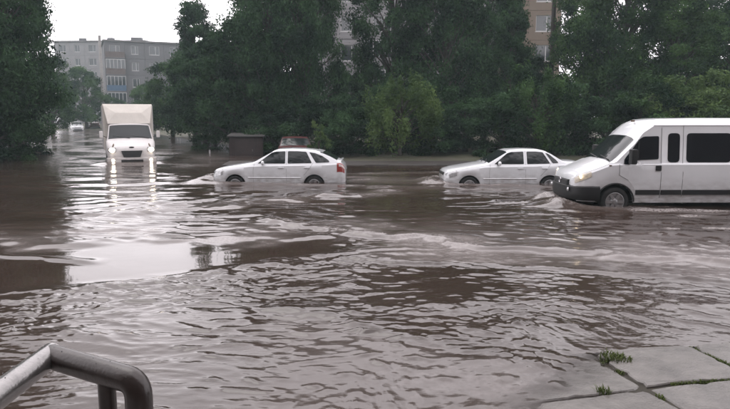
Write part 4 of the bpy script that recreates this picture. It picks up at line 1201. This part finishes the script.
G_LEFT, G_STREET, G_CENTRE, G_RIGHT = 'trees on the left bank', 'trees along the side street', 'tall trees before the tan block', 'trees behind the minibus'
TREES = [  # kind, px, depth, height, widening, leaf, group, label
    ('ash', -2, 31.0, 11.8, .72, 'leaf_dark', G_LEFT, 'tall dark tree with bare lower trunk at the water edge of the left bank'),
    ('maple', -72, 29.0, 13.0, .9, 'leaf_dark', G_LEFT, 'broad dark tree on the left bank cut off by the picture edge'),
    ('elm', 20, 44.0, 13.5, .70, 'leaf_dark', G_LEFT, 'taller dark tree behind the front tree of the left bank'),
    ('ash', -40, 45.0, 14.0, .9, 'leaf_dark', G_LEFT, 'wide tree deep in the left bank wood'),
    ('small', -4, 36.0, 6.2, .9, 'leaf_dark', G_LEFT, 'low spreading tree leaning toward the flooded side street from the left bank'),
    ('small', 86, 92.0, 8.6, 1.0, 'leaf_mid', G_STREET, 'hazy rounded tree left of the concrete lamp pole'),
    ('small', 52, 74.0, 9.0, .8, 'leaf_mid', G_STREET, 'hazy tree above the distant parked cars'),
    ('small', 116, 104.0, 4.6, 1.2, 'leaf_mid', G_STREET, 'small hazy tree in front of the blue balcony block corner'),
    ('small', 150, 84.0, 6.2, 1.1, 'leaf_mid', G_STREET, 'low tree seen over the truck box before the grey block'),
    ('small', 172, 60.0, 6.8, 1.0, 'leaf_mid', G_STREET, 'low tree with thin trunk right of the box truck'),
    ('small', 205, 46.0, 7.0, 1.0, 'leaf_dark', G_CENTRE, 'rounded dark tree behind the white marker post'),
    ('poplar', 196, 50.0, 10.8, 1.05, 'leaf_dark', G_CENTRE, 'pointed tree topping out against the white sky'),
    ('ash', 268, 37.5, 11.8, .72, 'leaf_dark', G_CENTRE, 'tall dark tree growing behind the brown shed'),
    ('small', 232, 38.5, 7.6, 1.0, 'leaf_dark', G_CENTRE, 'lower tree overhanging the brown shed roof'),
    ('maple', 305, 37.0, 12.0, .55, 'leaf_dark', G_CENTRE, 'tall slim tree behind the dark red parked car'),
    ('elm', 272, 44.0, 13.0, .8, 'leaf_dark', G_CENTRE, 'tall tree behind the shed tree, second row'),
    ('elm', 396, 38.5, 12.0, .78, 'leaf_dark', G_CENTRE, 'tall tree directly behind the yellowish green bush'),
    ('ash', 446, 37.5, 12.2, .76, 'leaf_dark', G_CENTRE, 'broad tall tree above the saloon bonnet'),
    ('maple', 484, 43.0, 12.6, .60, 'leaf_dark', G_CENTRE, 'tall tree left of the tan wall panels'),
    ('small', 348, 42.0, 4.6, .8, 'leaf_dark', G_CENTRE, 'low tree under the pale wall left of the yellowish bush'),
    ('small', 528, 41.0, 5.4, 1.0, 'leaf_dark', G_CENTRE, 'low dark tree below the tan wall panels'),
    ('poplar', 508, 39.0, 9.4, .8, 'leaf_dark', G_CENTRE, 'narrow pointed tree beside the tan wall panels'),
    ('maple', 618, 38.0, 12.5, .82, 'leaf_mid', G_RIGHT, 'tall broad tree behind the minibus windscreen'),
    ('elm', 584, 44.0, 12.0, .82, 'leaf_mid', G_RIGHT, 'tall tree just right of the dark utility pole'),
    ('ash', 668, 36.0, 8.5, 1.0, 'leaf_mid', G_RIGHT, 'rounded tree above the minibus roof with sky over its top'),
    ('ash', 735, 37.0, 8.5, 1.05, 'leaf_dark', G_RIGHT, 'dark tree above the rear of the minibus'),
    ('maple', 815, 35.0, 9.8, .9, 'leaf_dark', G_RIGHT, 'broad tree past the picture edge beyond the minibus'),
    ('elm', 700, 46.0, 9.9, 1.2, 'leaf_dark', G_RIGHT, 'tree in the second row behind the minibus hedge'),
]
for (k, px, Y, h, wd, lf, gr, lab) in TREES:
    plant(k, 'tree', lab, 'tree', px, Y, h, lf, wd, gr)

plant('bush', 'light_bush', 'large yellowish green bush in front of the dark central trees', 'bush', 400, 30.2, 3.1, 'leaf_light', .95)
plant('bush', 'light_bush', 'mid green bush right of the yellowish bush, behind the saloon roof', 'bush', 538, 31.0, 3.4, 'leaf_mid', 1.0)
plant('sapling', 'light_bush', 'small bright green bush beside the dark red parked car', 'bush', 319, 28.6, 1.55, 'leaf_light', .8)
for px, Y, h, lf in ((-6, 31.5, 2.4, 'leaf_dark'), (24, 37.5, 1.8, 'leaf_dark'), (8, 33.0, 2.6, 'leaf_dark'), (-20, 29.0, 2.8, 'leaf_dark')):
    plant('shrub', 'bank_shrub', 'low dark shrub at the water edge of the left bank', 'shrub', px, Y, h, lf, 1.1, 'shrubs on the left bank')
for px, Y, h, lf, wd in ((352, 31.5, 2.4, 'leaf_dark', 1.1), (372, 34, 3.0, 'leaf_dark', 1.1), (432, 31.5, 2.3, 'leaf_dark', 1.2), (466, 32.5, 2.7, 'leaf_dark', 1.2), (503, 31.5, 2.6, 'leaf_dark', 1.2), (575, 32.0, 2.8, 'leaf_dark', 1.3),
                         (275, 35, 2.4, 'leaf_dark', 1.2), (330, 34, 2.6, 'leaf_dark', 1.1), (300, 34.5, 2.6, 'leaf_dark', 1.2), (215, 40, 2.0, 'leaf_dark', 1.2), (415, 34.5, 3.0, 'leaf_dark', 1.2), (545, 34.5, 3.0, 'leaf_dark', 1.2), (610, 31, 2.6, 'leaf_dark', 1.2)):
    plant('shrub', 'undergrowth_shrub', 'dark low shrub at the edge of the far bank in front of the tall trees' if Y < 33 else 'dark low shrub standing between the trunks of the tall trees', 'shrub', px, Y, h, lf, wd, 'shrubs edging the far bank' if Y < 33 else 'shrubs between the tree trunks')
for px, Y, h in ((640, 30.0, 3.0), (690, 29.5, 3.1), (735, 29.5, 3.2), (665, 31.5, 3.2), (712, 31.0, 3.3), (775, 30.0, 3.1)):
    plant('shrub', 'hedge_bush', 'pale yellowish bush in the hedge above the minibus roof' if px in (690, 712, 735) else 'darker green bush in the hedge behind the minibus', 'bush', px, Y, h, 'leaf_light' if px in (690, 712, 735) else 'leaf_mid', 1.15, 'pale hedge behind the minibus' if px in (690, 712, 735) else 'dark hedge behind the minibus')
# background greenery closing the view far behind
for k in range(12):
    plant('maple', 'distant_tree', 'far background tree closing the view behind the blocks', 'tree', 0, 150 + 9 * (k % 3), 13 + (k % 4), 'leaf_dark', 1.3, 'far background trees', x=-105 + 17.5 * k + (k % 2) * 3)

# ------------------------------------------------------------------ rain haze
hz = MB().box(-215, 215, -55, 240, -1.6, 26).build('haze', None)
hm = bpy.data.materials.new('haze_air'); hm.use_nodes = True
hn = hm.node_tree.nodes; hn.clear()
ho = hn.new('ShaderNodeOutputMaterial'); hp = hn.new('ShaderNodeVolumePrincipled')
hp.inputs['Color'].default_value = (0.74, 0.93, 0.97, 1)
hp.inputs['Density'].default_value = 0.0009
hp.inputs['Anisotropy'].default_value = 0.2
hm.node_tree.links.new(hp.outputs[0], ho.inputs['Volume'])
hz.data.materials.append(hm)
tag(hz, 'thin grey rain haze hanging over the street', 'haze', kind='stuff')
hz.display_type = 'WIRE'
